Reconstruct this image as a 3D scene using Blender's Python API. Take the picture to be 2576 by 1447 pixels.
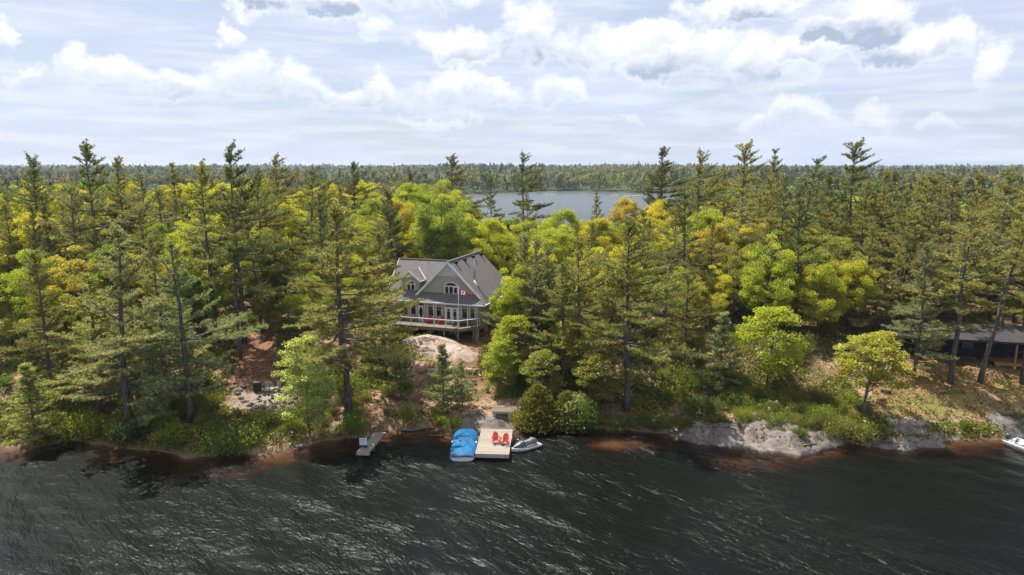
import bpy, math, random
import numpy as np
from mathutils import Vector, Matrix

for _o in list(bpy.data.objects):
    bpy.data.objects.remove(_o)
sc = bpy.context.scene
COL = sc.collection
R = math.radians
# ------------------------------------------------------------------ camera
CAM_H, PITCH = 26.5, R(10.1)
cam_d = bpy.data.cameras.new('camera'); cam = bpy.data.objects.new('camera', cam_d); COL.objects.link(cam)
cam.location = (0, 0, CAM_H); cam.rotation_euler = (R(90) - PITCH, 0, R(0))
cam_d.sensor_width = 36; cam_d.lens = 24.0; cam_d.clip_start = 0.5; cam_d.clip_end = 40000
sc.camera = cam
# ------------------------------------------------------------------ sun and sky
SUN_AZ, SUN_EL = R(-50), R(61)       # azimuth from +Y, negative is to the left
SUN_DIR = Vector((math.sin(SUN_AZ) * math.cos(SUN_EL), math.cos(SUN_AZ) * math.cos(SUN_EL), math.sin(SUN_EL)))
sun_d = bpy.data.lights.new('sun', 'SUN'); sun_d.energy = 5.0; sun_d.angle = R(0.53); sun_d.color = (1.0, 0.945, 0.86)
sun = bpy.data.objects.new('sun', sun_d); COL.objects.link(sun); sun.location = (0, 0, 200)
sun.rotation_euler = (-SUN_DIR).to_track_quat('-Z', 'Y').to_euler()
sc.view_settings.view_transform = 'Standard'; sc.view_settings.look = 'None'
sc.view_settings.exposure = 0.78; sc.view_settings.gamma = 1.0; sc.view_settings.use_curve_mapping = False
sc.cycles.use_denoising = True
sc.cycles.denoiser = 'OPENIMAGEDENOISE'
sc.cycles.denoising_input_passes = 'RGB_ALBEDO_NORMAL'; sc.cycles.denoising_prefilter = 'ACCURATE'; sc.cycles.denoising_quality = 'HIGH'
sc.cycles.max_bounces = 6; sc.cycles.diffuse_bounces = 2; sc.cycles.glossy_bounces = 2
sc.cycles.transmission_bounces = 4; sc.cycles.transparent_max_bounces = 10; sc.cycles.volume_bounces = 0
sc.cycles.sample_clamp_direct = 0; sc.cycles.sample_clamp_indirect = 4
sc.cycles.caustics_reflective = False; sc.cycles.caustics_refractive = False

# pixel (in the 2576 x 1447 view of the photograph) -> ray; only used to read positions off
_F, _CX, _CY = 1717.3, 1288.0, 723.5
def ray(u, v):
    a = (u - _CX) / _F; b = (v - _CY) / _F
    return np.array([a, math.cos(PITCH) - b * math.sin(PITCH), -math.sin(PITCH) - b * math.cos(PITCH)])
def on_z(u, v, z):
    r = ray(u, v); t = (z - CAM_H) / r[2]; return np.array([r[0] * t, r[1] * t, z])
def on_y(u, v, y):
    r = ray(u, v); t = y / r[1]; return np.array([r[0] * t, y, CAM_H + r[2] * t])
def to_px(p):
    x, y, z = p[0], p[1], p[2] - CAM_H
    Z = y * math.cos(PITCH) - z * math.sin(PITCH); Yd = -(z * math.cos(PITCH) + y * math.sin(PITCH))
    return _CX + _F * x / Z, _CY + _F * Yd / Z

# ------------------------------------------------------------------ node helpers
class NT:
    def __init__(self, tree):
        self.t = tree; self.n = tree.nodes; self.l = tree.links
    def new(self, typ, **kw):
        nd = self.n.new(typ)
        for k, v in kw.items():
            setattr(nd, k, v)
        return nd
    def put(self, sock, val):
        if val is None: return
        if isinstance(val, bpy.types.NodeSocket): self.l.new(val, sock)
        else:
            try: sock.default_value = val
            except Exception:
                sock.default_value = (val, val, val)
    def math(self, op, a, b=None, c=None, clamp=False):
        nd = self.new('ShaderNodeMath', operation=op, use_clamp=clamp)
        for i, v in enumerate((a, b, c)):
            if v is not None: self.put(nd.inputs[i], v)
        return nd.outputs[0]
    def vec(self, op, a, b=None, c=None):
        nd = self.new('ShaderNodeVectorMath', operation=op)
        for i, v in enumerate((a, b, c)):
            if v is not None: self.put(nd.inputs[i], v)
        return nd.outputs['Value'] if op in ('DOT_PRODUCT', 'LENGTH') else nd.outputs[0]
    def noise(self, vec, scale, detail=3, rough=0.55, dist=0.0, lac=2.0):
        nd = self.new('ShaderNodeTexNoise')
        if vec is not None: self.put(nd.inputs['Vector'], vec)
        nd.inputs['Scale'].default_value = scale; nd.inputs['Detail'].default_value = detail
        nd.inputs['Roughness'].default_value = rough; nd.inputs['Distortion'].default_value = dist
        nd.inputs['Lacunarity'].default_value = lac
        return nd.outputs['Fac']
    def remap(self, v, a, b, c=0.0, d=1.0, smooth=True):
        nd = self.new('ShaderNodeMapRange', interpolation_type='SMOOTHSTEP' if smooth else 'LINEAR')
        for i, x in enumerate((v, a, b, c, d)): self.put(nd.inputs[i], x)
        return nd.outputs[0]
    def mix(self, f, a, b, blend='MIX'):
        nd = self.new('ShaderNodeMix', data_type='RGBA', blend_type=blend)
        self.put(nd.inputs[0], f)
        self.put(nd.inputs[6], a if isinstance(a, bpy.types.NodeSocket) else (*a, 1))
        self.put(nd.inputs[7], b if isinstance(b, bpy.types.NodeSocket) else (*b, 1))
        return nd.outputs[2]
    def xyz(self, x=0.0, y=0.0, z=0.0):
        nd = self.new('ShaderNodeCombineXYZ')
        for i, v in enumerate((x, y, z)): self.put(nd.inputs[i], v)
        return nd.outputs[0]
    def sep(self, v):
        nd = self.new('ShaderNodeSeparateXYZ'); self.put(nd.inputs[0], v); return nd.outputs
    def attr(self, name, out='Color'):
        nd = self.new('ShaderNodeAttribute', attribute_name=name); return nd.outputs[out]
    def bump(self, h, strength=0.5, dist=0.05, normal=None):
        nd = self.new('ShaderNodeBump'); self.put(nd.inputs['Height'], h)
        nd.inputs['Strength'].default_value = strength; nd.inputs['Distance'].default_value = dist
        if normal is not None: self.put(nd.inputs['Normal'], normal)
        return nd.outputs[0]

# ------------------------------------------------------------------ world: Nishita sky behind a thin veil and cumulus
world = bpy.data.worlds.new('World'); sc.world = world; world.use_nodes = True
w = NT(world.node_tree); w.n.clear()
sky = w.new('ShaderNodeTexSky', sky_type='NISHITA'); sky.sun_disc = False
sky.sun_elevation = SUN_EL; sky.sun_rotation = SUN_AZ; sky.altitude = 200
sky.air_density = 1.0; sky.dust_density = 1.2; sky.ozone_density = 1.0
SKY_K = 0.06
geo = w.new('ShaderNodeTexCoord'); dirv = geo.outputs['Generated']
dx, dy, dz = w.sep(dirv)
az = w.math('ARCTAN2', dx, dy); el = w.math('ARCSINE', dz)
wn1 = w.new('ShaderNodeTexNoise'); w.put(wn1.inputs['Vector'], dirv); wn1.inputs['Scale'].default_value = 9.0; wn1.inputs['Detail'].default_value = 7; wn1.inputs['Roughness'].default_value = 0.62
warp = w.vec('MULTIPLY', w.vec('SUBTRACT', wn1.outputs['Color'], (0.5, 0.5, 0.5)), (0.20, 0.13, 0.0))
ae = w.vec('ADD', w.xyz(az, el, 0.0), warp)
nz1 = w.noise(w.vec('MULTIPLY', dirv, (1, 1, 1.7)), 7.0, 8, 0.60, 0.35)
nz2 = w.noise(w.vec('MULTIPLY', dirv, (1, 1, 1.4)), 22.0, 6, 0.62, 0.3)
nzw = w.noise(w.vec('MULTIPLY', dirv, (1, 1, 4.5)), 3.2, 5, 0.55, 0.6)
nzs = w.noise(w.vec('MULTIPLY', dirv, (1, 1, 9.0)), 9.0, 4, 0.5, 0.2)
fluff = w.math('ADD', w.math('MULTIPLY', w.math('SUBTRACT', nz1, 0.5), 2.6), w.math('MULTIPLY', w.math('SUBTRACT', nz2, 0.5), 1.7))
# cumulus in view: (u, v, half width, half height, base darkness)
CLOUDS = [(215, 165, 62, 46, .55), (300, 175, 85, 34, .5), (430, 205, 110, 36, .7), (610, 205, 90, 44, .55), (735, 222, 80, 34, .6),
          (655, 240, 70, 18, .9), (870, 243, 70, 22, .6), (985, 235, 62, 24, .55), (1130, 232, 95, 36, .8), (1250, 245, 60, 22, .5),
          (770, 2, 130, 44, 1.25), (650, 10, 60, 40, .2), (1010, -5, 130, 40, .8), (1185, 118, 100, 42, .6),
          (1365, 95, 95, 82, 1.1), (1475, 118, 70, 58, .9), (1600, 78, 75, 40, .35), (1700, 125, 105, 52, .95), (1790, 95, 60, 44, .4),
          (1900, 148, 95, 62, .95), (2000, 150, 60, 60, .5), (1900, 12, 170, 34, .95), (2140, 40, 120, 58, 1.15), (2060, 120, 60, 40, .6),
          (2240, 98, 150, 48, 1.0), (2400, 80, 90, 44, .5), (2545, 130, 60, 46, .5), (1395, 240, 60, 30, .6), (2010, 286, 90, 30, .6),
          (2180, 288, 75, 30, .6), (1862, 295, 45, 20, .5), (1590, 298, 28, 10, .3), (1090, 292, 75, 12, .2), (15, 98, 38, 38, .3),
          (45, 195, 80, 20, .7), (582, 97, 46, 20, .3), (960, 85, 70, 28, .5), (830, 30, 120, 40, .3), (2370, 305, 70, 14, .3)]
dens = None; dark = None
for (u, v, hw, hh, bd) in CLOUDS:
    r = ray(u, v); r = r / np.linalg.norm(r); A = math.atan2(r[0], r[1]); E = math.asin(r[2])
    ru = ray(u + hw, v); sw = abs(math.atan2(ru[0], ru[1]) - A) * 1.22
    rv = ray(u, v - hh); rv = rv / np.linalg.norm(rv); sh = abs(math.asin(rv[2]) - E) * 1.42
    loc = w.vec('MULTIPLY_ADD', ae, (1 / sw, 1 / sh, 0.0), (-A / sw, -E / sh, 0.0))
    d = w.math('SUBTRACT', 1.0, w.vec('DOT_PRODUCT', loc, loc))
    dens = d if dens is None else w.math('MAXIMUM', dens, d)
    ly = w.sep(loc)[1]
    k = w.math('MULTIPLY', w.math('MULTIPLY_ADD', ly, -1.5 * bd, 0.30 * bd), w.remap(d, -0.35, 0.5))
    dark = k if dark is None else w.math('MAXIMUM', dark, k)
# the same sort of cloud all over the rest of the sky, from noise on a plane overhead
zc = w.math('ADD', w.math('MAXIMUM', dz, 0.0), 0.10)
plane = w.xyz(w.math('DIVIDE', dx, zc), w.math('DIVIDE', dy, zc), 0.0)
big = w.noise(plane, 0.85, 5, 0.55, 0.2)
infront = w.math('MULTIPLY', w.remap(w.math('ABSOLUTE', az), 0.62, 0.85, 1.0, 0.0), w.remap(el, 0.22, 0.36, 1.0, 0.0))
big_d = w.math('MULTIPLY_ADD', w.math('SUBTRACT', big, 0.54), 7.0, w.math('MULTIPLY', infront, -3.0))
dens = w.math('MAXIMUM', dens, big_d)
dark = w.math('MAXIMUM', dark, w.math('MULTIPLY', w.math('MAXIMUM', big_d, 0.0), 0.22))
dn = w.math('ADD', dens, fluff)
alpha = w.remap(dn, -0.15, 0.9)
thick = w.math('MULTIPLY', w.remap(dn, 0.25, 1.25), w.math('MULTIPLY_ADD', w.math('SUBTRACT', 1.0, nz1), 0.9, 0.25))
shade = w.math('MULTIPLY', w.math('ADD', dark, w.math('MULTIPLY', w.math('SUBTRACT', nz1, 0.5), -0.5)), w.remap(dn, 0.0, 1.0), clamp=True)
CLOUD_LIT, CLOUD_SHADE, VEIL = (0.66, 0.67, 0.685), (0.275, 0.33, 0.425), (0.415, 0.465, 0.58)
sky_c = w.mix(1.0, sky.outputs[0], (SKY_K, SKY_K, SKY_K), 'MULTIPLY')
veil_f = w.math('MULTIPLY', w.remap(el, -0.02, 1.3, 0.88, 0.42, smooth=False), w.math('MULTIPLY_ADD', nzw, 1.5, 0.2), clamp=True)
base_c = w.mix(veil_f, sky_c, VEIL)
wisp = w.math('MULTIPLY', w.remap(nzs, 0.42, 0.7), w.remap(el, 0.03, 0.5, 0.45, 0.3))
base_c = w.mix(wisp, base_c, (0.56, 0.58, 0.62))
cl_c = w.mix(shade, CLOUD_LIT, CLOUD_SHADE)
fade = w.math('MULTIPLY', alpha, w.remap(el, 0.015, 0.16, 0.25, 0.96))
final_c = w.mix(fade, base_c, cl_c)
bg = w.new('ShaderNodeBackground'); w.l.new(final_c, bg.inputs[0]); bg.inputs[1].default_value = 1.0
wo = w.new('ShaderNodeOutputWorld'); w.l.new(bg.outputs[0], wo.inputs[0])
world.cycles.sampling_method = 'MANUAL'; world.cycles.sample_map_resolution = 512
# ------------------------------------------------------------------ objects and meshes
def link(o, parent=None):
    COL.objects.link(o)
    if parent is not None: o.parent = parent
    return o
def tag(o, label, cat=None, group=None):
    o['label'] = label
    if cat: o['category'] = cat
    if group: o['group'] = group
    return o
def thing(name, label, cat, loc=(0, 0, 0), rz=0.0, group=None):
    o = bpy.data.objects.new(name, None); o.empty_display_size = 0.3
    o.location = loc; o.rotation_euler = (0, 0, rz); link(o); return tag(o, label, cat, group)
def copy_tree(o, parent=None):
    c = o.copy(); COL.objects.link(c); c.parent = parent
    for ch in list(o.children): copy_tree(ch, c)
    return c

class MB:
    """collects faces; build() links ONE mesh object with metre-scaled UVs"""
    def __init__(self): self.v = []; self.f = []; self.s = []
    def add(self, vs, fs, smooth=False):
        b = len(self.v); self.v += [tuple(map(float, p)) for p in vs]
        self.f += [tuple(b + i for i in f) for f in fs]; self.s += [smooth] * len(fs); return self
    def box(self, x0, y0, z0, x1, y1, z1):
        vs = [(x, y, z) for z in (z0, z1) for y in (y0, y1) for x in (x0, x1)]
        return self.add(vs, [(0, 2, 3, 1), (4, 5, 7, 6), (0, 1, 5, 4), (2, 6, 7, 3), (0, 4, 6, 2), (1, 3, 7, 5)])
    def bar(self, p, q, wd, ht=None, up=(0, 0, 1)):
        ht = ht or wd; p = Vector(p); q = Vector(q); d = (q - p).normalized(); up = Vector(up)
        if abs(d.dot(up)) > 0.98: up = Vector((0, 1, 0))
        s = d.cross(up).normalized() * wd / 2; t = s.cross(d).normalized() * ht / 2
        vs = [p - s - t, p + s - t, p + s + t, p - s + t, q - s - t, q + s - t, q + s + t, q - s + t]
        return self.add(vs, [(0, 1, 2, 3), (7, 6, 5, 4), (0, 4, 5, 1), (1, 5, 6, 2), (2, 6, 7, 3), (3, 7, 4, 0)])
    def tube(self, pts, rad, n=8, cap=True, smooth=True):
        pts = [Vector(p) for p in pts]; m = len(pts)
        if not hasattr(rad, '__len__'): rad = [rad] * m
        vs = []
        for i, p in enumerate(pts):
            d = (pts[min(i + 1, m - 1)] - pts[max(i - 1, 0)]).normalized()
            a = d.cross(Vector((0, 0, 1)));  a = a.normalized() if a.length > 0.05 else Vector((1, 0, 0))
            b = d.cross(a).normalized()
            for k in range(n):
                t = 2 * math.pi * k / n; vs.append(p + (a * math.cos(t) + b * math.sin(t)) * rad[i])
        fs = [(i * n + k, i * n + (k + 1) % n, (i + 1) * n + (k + 1) % n, (i + 1) * n + k) for i in range(m - 1) for k in range(n)]
        if cap: fs += [tuple(range(n - 1, -1, -1)), tuple((m - 1) * n + k for k in range(n))]
        return self.add(vs, fs, smooth)
    def prism(self, poly, off):
        """polygon (3d points, counter-clockwise seen from outside) extruded by off"""
        n = len(poly); P = [Vector(p) for p in poly]; o = Vector(off)
        return self.add(P + [p + o for p in P], [tuple(range(n)), tuple(range(2 * n - 1, n - 1, -1))] +
                        [(i, n + i, n + (i + 1) % n, (i + 1) % n) for i in range(n)])
    def lathe(self, prof, n=16, c=(0, 0, 0)):
        vs = [(c[0] + r * math.cos(2 * math.pi * k / n), c[1] + r * math.sin(2 * math.pi * k / n), c[2] + z) for r, z in prof for k in range(n)]
        m = len(prof)
        fs = [(i * n + k, i * n + (k + 1) % n, (i + 1) * n + (k + 1) % n, (i + 1) * n + k) for i in range(m - 1) for k in range(n)]
        return self.add(vs, fs + [tuple(range(n - 1, -1, -1)), tuple((m - 1) * n + k for k in range(n))], True)
    def mesh(self, name, mat):
        me = bpy.data.meshes.new(name); me.from_pydata(self.v, [], self.f); me.materials.append(mat)
        me.polygons.foreach_set('use_smooth', self.s); auto_uv(me); return me
    def build(self, name, mat, parent=None, loc=None, bevel=0.0):
        o = bpy.data.objects.new(name, self.mesh(name, mat)); link(o, parent)
        if loc is not None: o.location = loc
        if bevel:
            b = o.modifiers.new('bevel', 'BEVEL'); b.width = bevel; b.segments = 2; b.limit_method = 'ANGLE'; b.angle_limit = R(40)
        return o
def auto_uv(me):
    uv = me.uv_layers.new(name='UVMap'); co = np.zeros(len(me.vertices) * 3); me.vertices.foreach_get('co', co); co = co.reshape(-1, 3)
    out = np.zeros((len(me.loops), 2))
    for p in me.polygons:
        n = np.array(p.normal); t = np.array([-n[1], n[0], 0.0]); ln = np.linalg.norm(t)
        t = t / ln if ln > 0.02 else np.array([1.0, 0, 0]); b = np.cross(n, t)
        ids = list(p.vertices); out[p.loop_start:p.loop_start + p.loop_total, 0] = co[ids] @ t; out[p.loop_start:p.loop_start + p.loop_total, 1] = co[ids] @ b
    uv.data.foreach_set('uv', out.ravel())
def np_mesh(name, verts, faces, mat, attrs=None, smooth=False, col=None):
    """verts (n,3), faces (m,k) all of one size; attrs: face floats; col: per-face or per-vertex rgb"""
    verts = np.asarray(verts, np.float32); faces = np.asarray(faces, np.int32); m, k = faces.shape
    me = bpy.data.meshes.new(name); me.vertices.add(len(verts)); me.vertices.foreach_set('co', verts.ravel())
    me.loops.add(m * k); me.loops.foreach_set('vertex_index', faces.ravel())
    me.polygons.add(m); me.polygons.foreach_set('loop_start', np.arange(0, m * k, k, dtype=np.int32))
    me.polygons.foreach_set('loop_total', np.full(m, k, np.int32))
    if smooth: me.polygons.foreach_set('use_smooth', np.ones(m, bool))
    me.update(calc_edges=True)
    for nm, arr in (attrs or {}).items():
        a = me.attributes.new(nm, 'FLOAT', 'FACE'); a.data.foreach_set('value', np.asarray(arr, np.float32))
    if col is not None:
        col = np.asarray(col, np.float32); dom = 'POINT' if len(col) == len(verts) else 'FACE'
        a = me.attributes.new('col', 'FLOAT_COLOR', dom); a.data.foreach_set('color', np.c_[col, np.ones(len(col))].astype(np.float32).ravel())
    if mat is not None: me.materials.append(mat)
    return me
def grid_faces(nx, ny):
    i = np.arange(nx - 1)[None, :] + nx * np.arange(ny - 1)[:, None]
    return np.stack([i, i + 1, i + 1 + nx, i + nx], -1).reshape(-1, 4)

# lattice noise for shapes
_rs = np.random.RandomState(7); _T = _rs.rand(256, 256)
def vn(x, y, seed=0):
    x = np.asarray(x, float) + seed * 17.31; y = np.asarray(y, float) + seed * 9.77
    xi = np.floor(x).astype(int); yi = np.floor(y).astype(int); fx = x - xi; fy = y - yi
    fx = fx * fx * (3 - 2 * fx); fy = fy * fy * (3 - 2 * fy); T = _T
    a = T[xi % 256, yi % 256]; b = T[(xi + 1) % 256, yi % 256]; c = T[xi % 256, (yi + 1) % 256]; d = T[(xi + 1) % 256, (yi + 1) % 256]
    return (a * (1 - fx) + b * fx) * (1 - fy) + (c * (1 - fx) + d * fx) * fy
def fbm(x, y, seed=0, oct=4):
    s = 0; a = 0.5; n = 0
    for o in range(oct): s = s + a * vn(np.asarray(x) * 2 ** o, np.asarray(y) * 2 ** o, seed + o); n += a; a *= 0.5
    return s / n
def sstep(x, a, b):
    t = np.clip((np.asarray(x, float) - a) / (b - a), 0, 1); return t * t * (3 - 2 * t)

# ------------------------------------------------------------------ materials
def material(name):
    m = bpy.data.materials.new(name); m.use_nodes = True; t = NT(m.node_tree); t.n.clear()
    out = t.new('ShaderNodeOutputMaterial'); return m, t, out
def principled(t, out, col, rough=0.6, normal=None, metal=0.0, spec=0.4):
    b = t.new('ShaderNodeBsdfPrincipled'); t.put(b.inputs['Base Color'], col if isinstance(col, bpy.types.NodeSocket) else (*col, 1))
    t.put(b.inputs['Roughness'], rough); b.inputs['Metallic'].default_value = metal; b.inputs['Specular IOR Level'].default_value = spec
    if normal is not None: t.put(b.inputs['Normal'], normal)
    t.l.new(b.outputs[0], out.inputs[0]); return b
def m_plain(name, col, rough=0.55, metal=0.0, var=0.12, scale=6.0, bump=0.0, spec=0.4):
    """painted or plain surface with uneven tone"""
    m, t, out = material(name); tc = t.new('ShaderNodeTexCoord').outputs['Object']
    n = t.noise(tc, scale, 5, 0.6); n2 = t.noise(tc, scale * 7, 3, 0.6)
    f = t.remap(t.math('MULTIPLY_ADD', n2, 0.35, t.math('MULTIPLY', n, 0.65)), 0.3, 0.7)
    c = t.mix(f, tuple(x * (1 - var) for x in col), tuple(min(1, x * (1 + var)) for x in col))
    principled(t, out, c, t.remap(n2, 0.2, 0.8, rough - .06, rough + .08), t.bump(n2, bump, 0.02) if bump else None, metal, spec); return m
def m_wood(name, col, stripe=0.0, axis=0, grey=0.25, rough=0.75):
    """weathered wood, grain along local x of the UV"""
    m, t, out = material(name); uv = t.new('ShaderNodeUVMap').outputs[0]; oi = t.new('ShaderNodeObjectInfo').outputs['Random']
    p = t.vec('ADD', uv, t.xyz(t.math('MULTIPLY', oi, 37.0), t.math('MULTIPLY', oi, 11.0), 0))
    g = t.noise(t.vec('MULTIPLY', p, (1.2, 22.0, 1)), 1.6, 5, 0.6); b = t.noise(p, 0.9, 4, 0.6)
    c = t.mix(t.remap(g, 0.3, 0.72), tuple(x * 0.62 for x in col), tuple(x * 1.18 for x in col))
    c = t.mix(t.math('MULTIPLY', t.remap(b, 0.35, 0.7), grey), c, (0.32, 0.30, 0.27))
    c = t.mix(t.remap(oi, 0, 1, 0, 0.75, False), c, tuple(x * 0.62 for x in col))
    principled(t, out, c, rough, t.bump(g, 0.35, 0.02), spec=0.25); return m
def leaf_material(name, trans=0.45, use_attr=False, gloss=0.03, tint=(1.12, 1.15, 0.5)):
    m, t, out = material(name)
    if use_attr: base = t.attr('col')
    else: base = t.new('ShaderNodeObjectInfo').outputs['Color']
    v = t.attr('v', 'Fac') if not use_attr else 0.5
    if not use_attr:
        k = t.math('MULTIPLY_ADD', v, 0.85, 0.55); base = t.vec('MULTIPLY', base, t.xyz(k, k, t.math('MULTIPLY_ADD', v, 0.5, 0.7)))
        base = t.mix(t.math('MULTIPLY', t.attr('h', 'Fac'), .55), base, t.vec('MULTIPLY', base, (.78, .93, 1.0)))
    d = t.new('ShaderNodeBsdfDiffuse'); t.put(d.inputs[0], base)
    tr = t.new('ShaderNodeBsdfTranslucent'); t.put(tr.inputs[0], t.vec('MULTIPLY', base, tint))
    mx = t.new('ShaderNodeMixShader'); mx.inputs[0].default_value = trans; t.l.new(d.outputs[0], mx.inputs[1]); t.l.new(tr.outputs[0], mx.inputs[2])
    g = t.new('ShaderNodeBsdfGlossy'); g.inputs['Roughness'].default_value = 0.45; g.inputs[0].default_value = (.9, .9, .9, 1)
    m2 = t.new('ShaderNodeMixShader'); m2.inputs[0].default_value = gloss; t.l.new(mx.outputs[0], m2.inputs[1]); t.l.new(g.outputs[0], m2.inputs[2])
    t.l.new(m2.outputs[0], out.inputs[0]); return m
def m_bark(name, c0, c1):
    m, t, out = material(name); tc = t.new('ShaderNodeTexCoord').outputs['Object']
    n = t.noise(t.vec('MULTIPLY', tc, (1, 1, .25)), 9.0, 5, 0.65); n2 = t.noise(tc, 0.5, 3)
    c = t.mix(t.remap(n, 0.3, 0.7), c0, c1); c = t.mix(t.remap(n2, .45, .75, 0, .4), c, (0.16, 0.15, 0.12))
    principled(t, out, c, 0.9, t.bump(n, 0.8, 0.04), spec=0.15); return m
M = {}
M['needles'] = leaf_material('pine_needles', 0.38, gloss=0.015, tint=(1.15, 1.12, 0.7))
M['leaves'] = leaf_material('broad_leaves', 0.58, gloss=0.03)
M['cover'] = leaf_material('ground_plants', 0.4, True)
M['far'] = leaf_material('far_canopy', 0.25, True, 0.0)
M['bark'] = m_bark('pine_bark', (0.055, 0.047, 0.042), (0.17, 0.15, 0.135))
M['barkd'] = m_bark('grey_bark', (0.07, 0.062, 0.055), (0.21, 0.20, 0.18))
M['barkdead'] = m_bark('dead_bark', (0.13, 0.115, 0.105), (0.34, 0.32, 0.30))
M['white'] = m_plain('white_paint', (0.82, 0.83, 0.83), 0.45, var=0.06)
# ------------------------------------------------------------------ the land: one sheet from the lake bed to the horizon
SHORE = [(-400, 66), (-120, 63), (-55.1, 62.1), (-49.5, 62.3), (-46.4, 61.2), (-44.8, 61.7), (-43.8, 63.6), (-42.6, 63.6), (-37.4, 61.4), (-33.5, 61.0), (-29.1, 59.7),
         (-24.8, 60.1), (-22.1, 60.7), (-20.2, 61.9), (-17.9, 63.3), (-15.2, 63.7), (-13.9, 64.9), (-12.5, 66.2), (-10.9, 66.4), (-8.5, 66.6),
         (-6.4, 65.7), (-5.0, 66.2), (-3.2, 66.4), (0.1, 66.5), (0.9, 65.7), (2.1, 66.3), (4.6, 66.8), (10.6, 65.9), (16.1, 65.3), (17.7, 63.5),
         (21.8, 62.9), (23.4, 61.9), (26.8, 61.0), (29.5, 61.9), (32.3, 62.9), (35.0, 62.2), (40.8, 62.2), (43.4, 63.3), (46.7, 63.7), (51.4, 64.9),
         (58.7, 65.3), (120, 66), (400, 70)]
_sx = np.array([p[0] for p in SHORE]); _sy = np.array([p[1] for p in SHORE])
def shore_y(x): return np.interp(x, _sx, _sy) + (vn(np.asarray(x) * 0.9, np.asarray(x) * 0 + 3.3, 5) - 0.5) * 0.7
CTRL = [(-0.8, 69.6, 1.3), (1.8, 69.0, 1.2), (-8.1, 70.6, 1.4), (-12.4, 70.5, 1.1), (-26.2, 68.3, 2.2), (-24, 69, 2.2), (-28.5, 68.5, 2.25), (-28.8, 76, 3.8), (-32, 82.3, 5), (-8.8, 77.9, 4.0), (-10.1, 80.9, 5.3),
        (-12.8, 79.6, 4.9), (-12.5, 77.2, 3.1), (-6.5, 82.3, 4.85), (-3.6, 76.4, 3.2), (-4.8, 83, 4.6), (-13, 83.3, 5.3), (-2.1, 71.3, 1.6), (22.6, 82.4, 6.5), (18.4, 75.8, 4.6), (11.9, 67.5, 1.3),
        (22.9, 72.2, 2.4), (35.7, 66, 1.6), (51, 71.4, 3.2), (47.4, 73.9, 4.0), (32.4, 76.5, 4.6), (33.4, 74.3, 3.7), (-64, 84.3, 5.5), (-8, 90, 5.2), (-3, 88, 4.6), (-13, 92, 5.6), (-5, 95, 5.4),
        (0, 84, 4.7), (58, 76, 3.9), (66, 80, 4.5), (46, 80, 4.6), (54, 74, 3.5)]
_ct = np.array(CTRL)
_bt = np.array([-400, -30, -12, -6, -2.5, -0.6, 0, 0.35, 1, 4, 10, 15, 22, 35, 60, 100, 118, 125, 132, 160])
_bz = np.array([-5.0, -5.0, -4.0, -2.3, -0.95, -0.28, -0.05, 0.25, 0.6, 1.4, 3.1, 4.5, 5.6, 6.6, 7.6, 6.5, 2.5, 0.3, -1.0, -5.0])
def _peninsula(x, y):
    t = y - shore_y(x); wob = (vn(x * 0.02, y * 0 + 1.1, 3) - 0.5) * 20
    tt = np.where(t > 60, t + wob, t)
    z = np.interp(tt, _bt, _bz); return z, t
_bx0, _ = _peninsula(_ct[:, 0], _ct[:, 1]); _res = _ct[:, 2] - _bx0
_K = np.exp(-((_ct[:, None, 0] - _ct[None, :, 0]) ** 2 + (_ct[:, None, 1] - _ct[None, :, 1]) ** 2) / (2 * 3.6 ** 2)) + 0.05 * np.eye(len(_ct))
_wt = np.linalg.solve(_K, _res)
def far_shore(x): return 672 + 34 * np.sin(x / 70.0 + 0.6) + 24 * np.sin(x / 31.0) + np.where(x < -120, (-120 - x) * 0.18, 0)
def ground(x, y):
    x = np.asarray(x, float); y = np.asarray(y, float); z, t = _peninsula(x, y)
    add = np.zeros(np.broadcast(x, y).shape)
    for (cx, cy, _), wv in zip(CTRL, _wt): add = add + wv * np.exp(-((x - cx) ** 2 + (y - cy) ** 2) / (2 * 3.6 ** 2))
    z = z + add * sstep(t, 0.0, 2.5)
    rough = (fbm(x * 0.35, y * 0.35, 1) - 0.5) * 1.0 * sstep(t, 0.5, 6) + (fbm(x * 1.6, y * 1.6, 8, 3) - 0.5) * 0.28 * sstep(t, -2, 2)
    calm = np.exp(-((x + 26) ** 2 / 20 + (y - 68.6) ** 2 / 7)) + np.exp(-((x + .5) ** 2 + (y - 69.5) ** 2) / 5)
    z = z + rough * (1 - np.clip(calm, 0, 1)) * (y < 250)
    shoal = (fbm(x * 0.12 + 5, y * 0.2, 12, 2) - 0.45) * 3.2 * sstep(-t, 0.3, 4) * sstep(-t, 16, 5)
    z = z + np.where(t < 0, shoal, 0); z = np.where((t < -0.4) & (t > -40), np.minimum(z, -0.22), z)
    # beyond the back lake
    lakeend = sstep(x - 0.215 * y + 40 * (fbm(x * 0.01, y * 0.01, 4, 2) - .5), 0, 30)
    far = np.interp(y - far_shore(x), [-60, -5, 0, 8, 60, 400, 1500, 6000], [-5, -1, 0, 1.4, 5, 11, 15, 17]) + (fbm(x * 0.0035, y * 0.0016, 20, 3) - 0.5) * 26 * sstep(y - far_shore(x), 60, 500)
    side = 5 + (fbm(x * 0.02, y * 0.02, 9, 2) - .5) * 4
    leftend = sstep(-(x + .07 * y) + 90 * (fbm(x * 0.012, y * 0.006, 14, 2) - .5), 0, 26) * sstep(y, 225, 290)
    farz = np.maximum(np.maximum(far, lakeend * (side + 5) - 5), leftend * (side + 4) - 5)
    k = sstep(y, 195, 215); zz = np.where(y > 180, np.maximum(z, np.where(k > 0, farz * k - 5 * (1 - k), -5)), z)
    return zz
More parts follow.
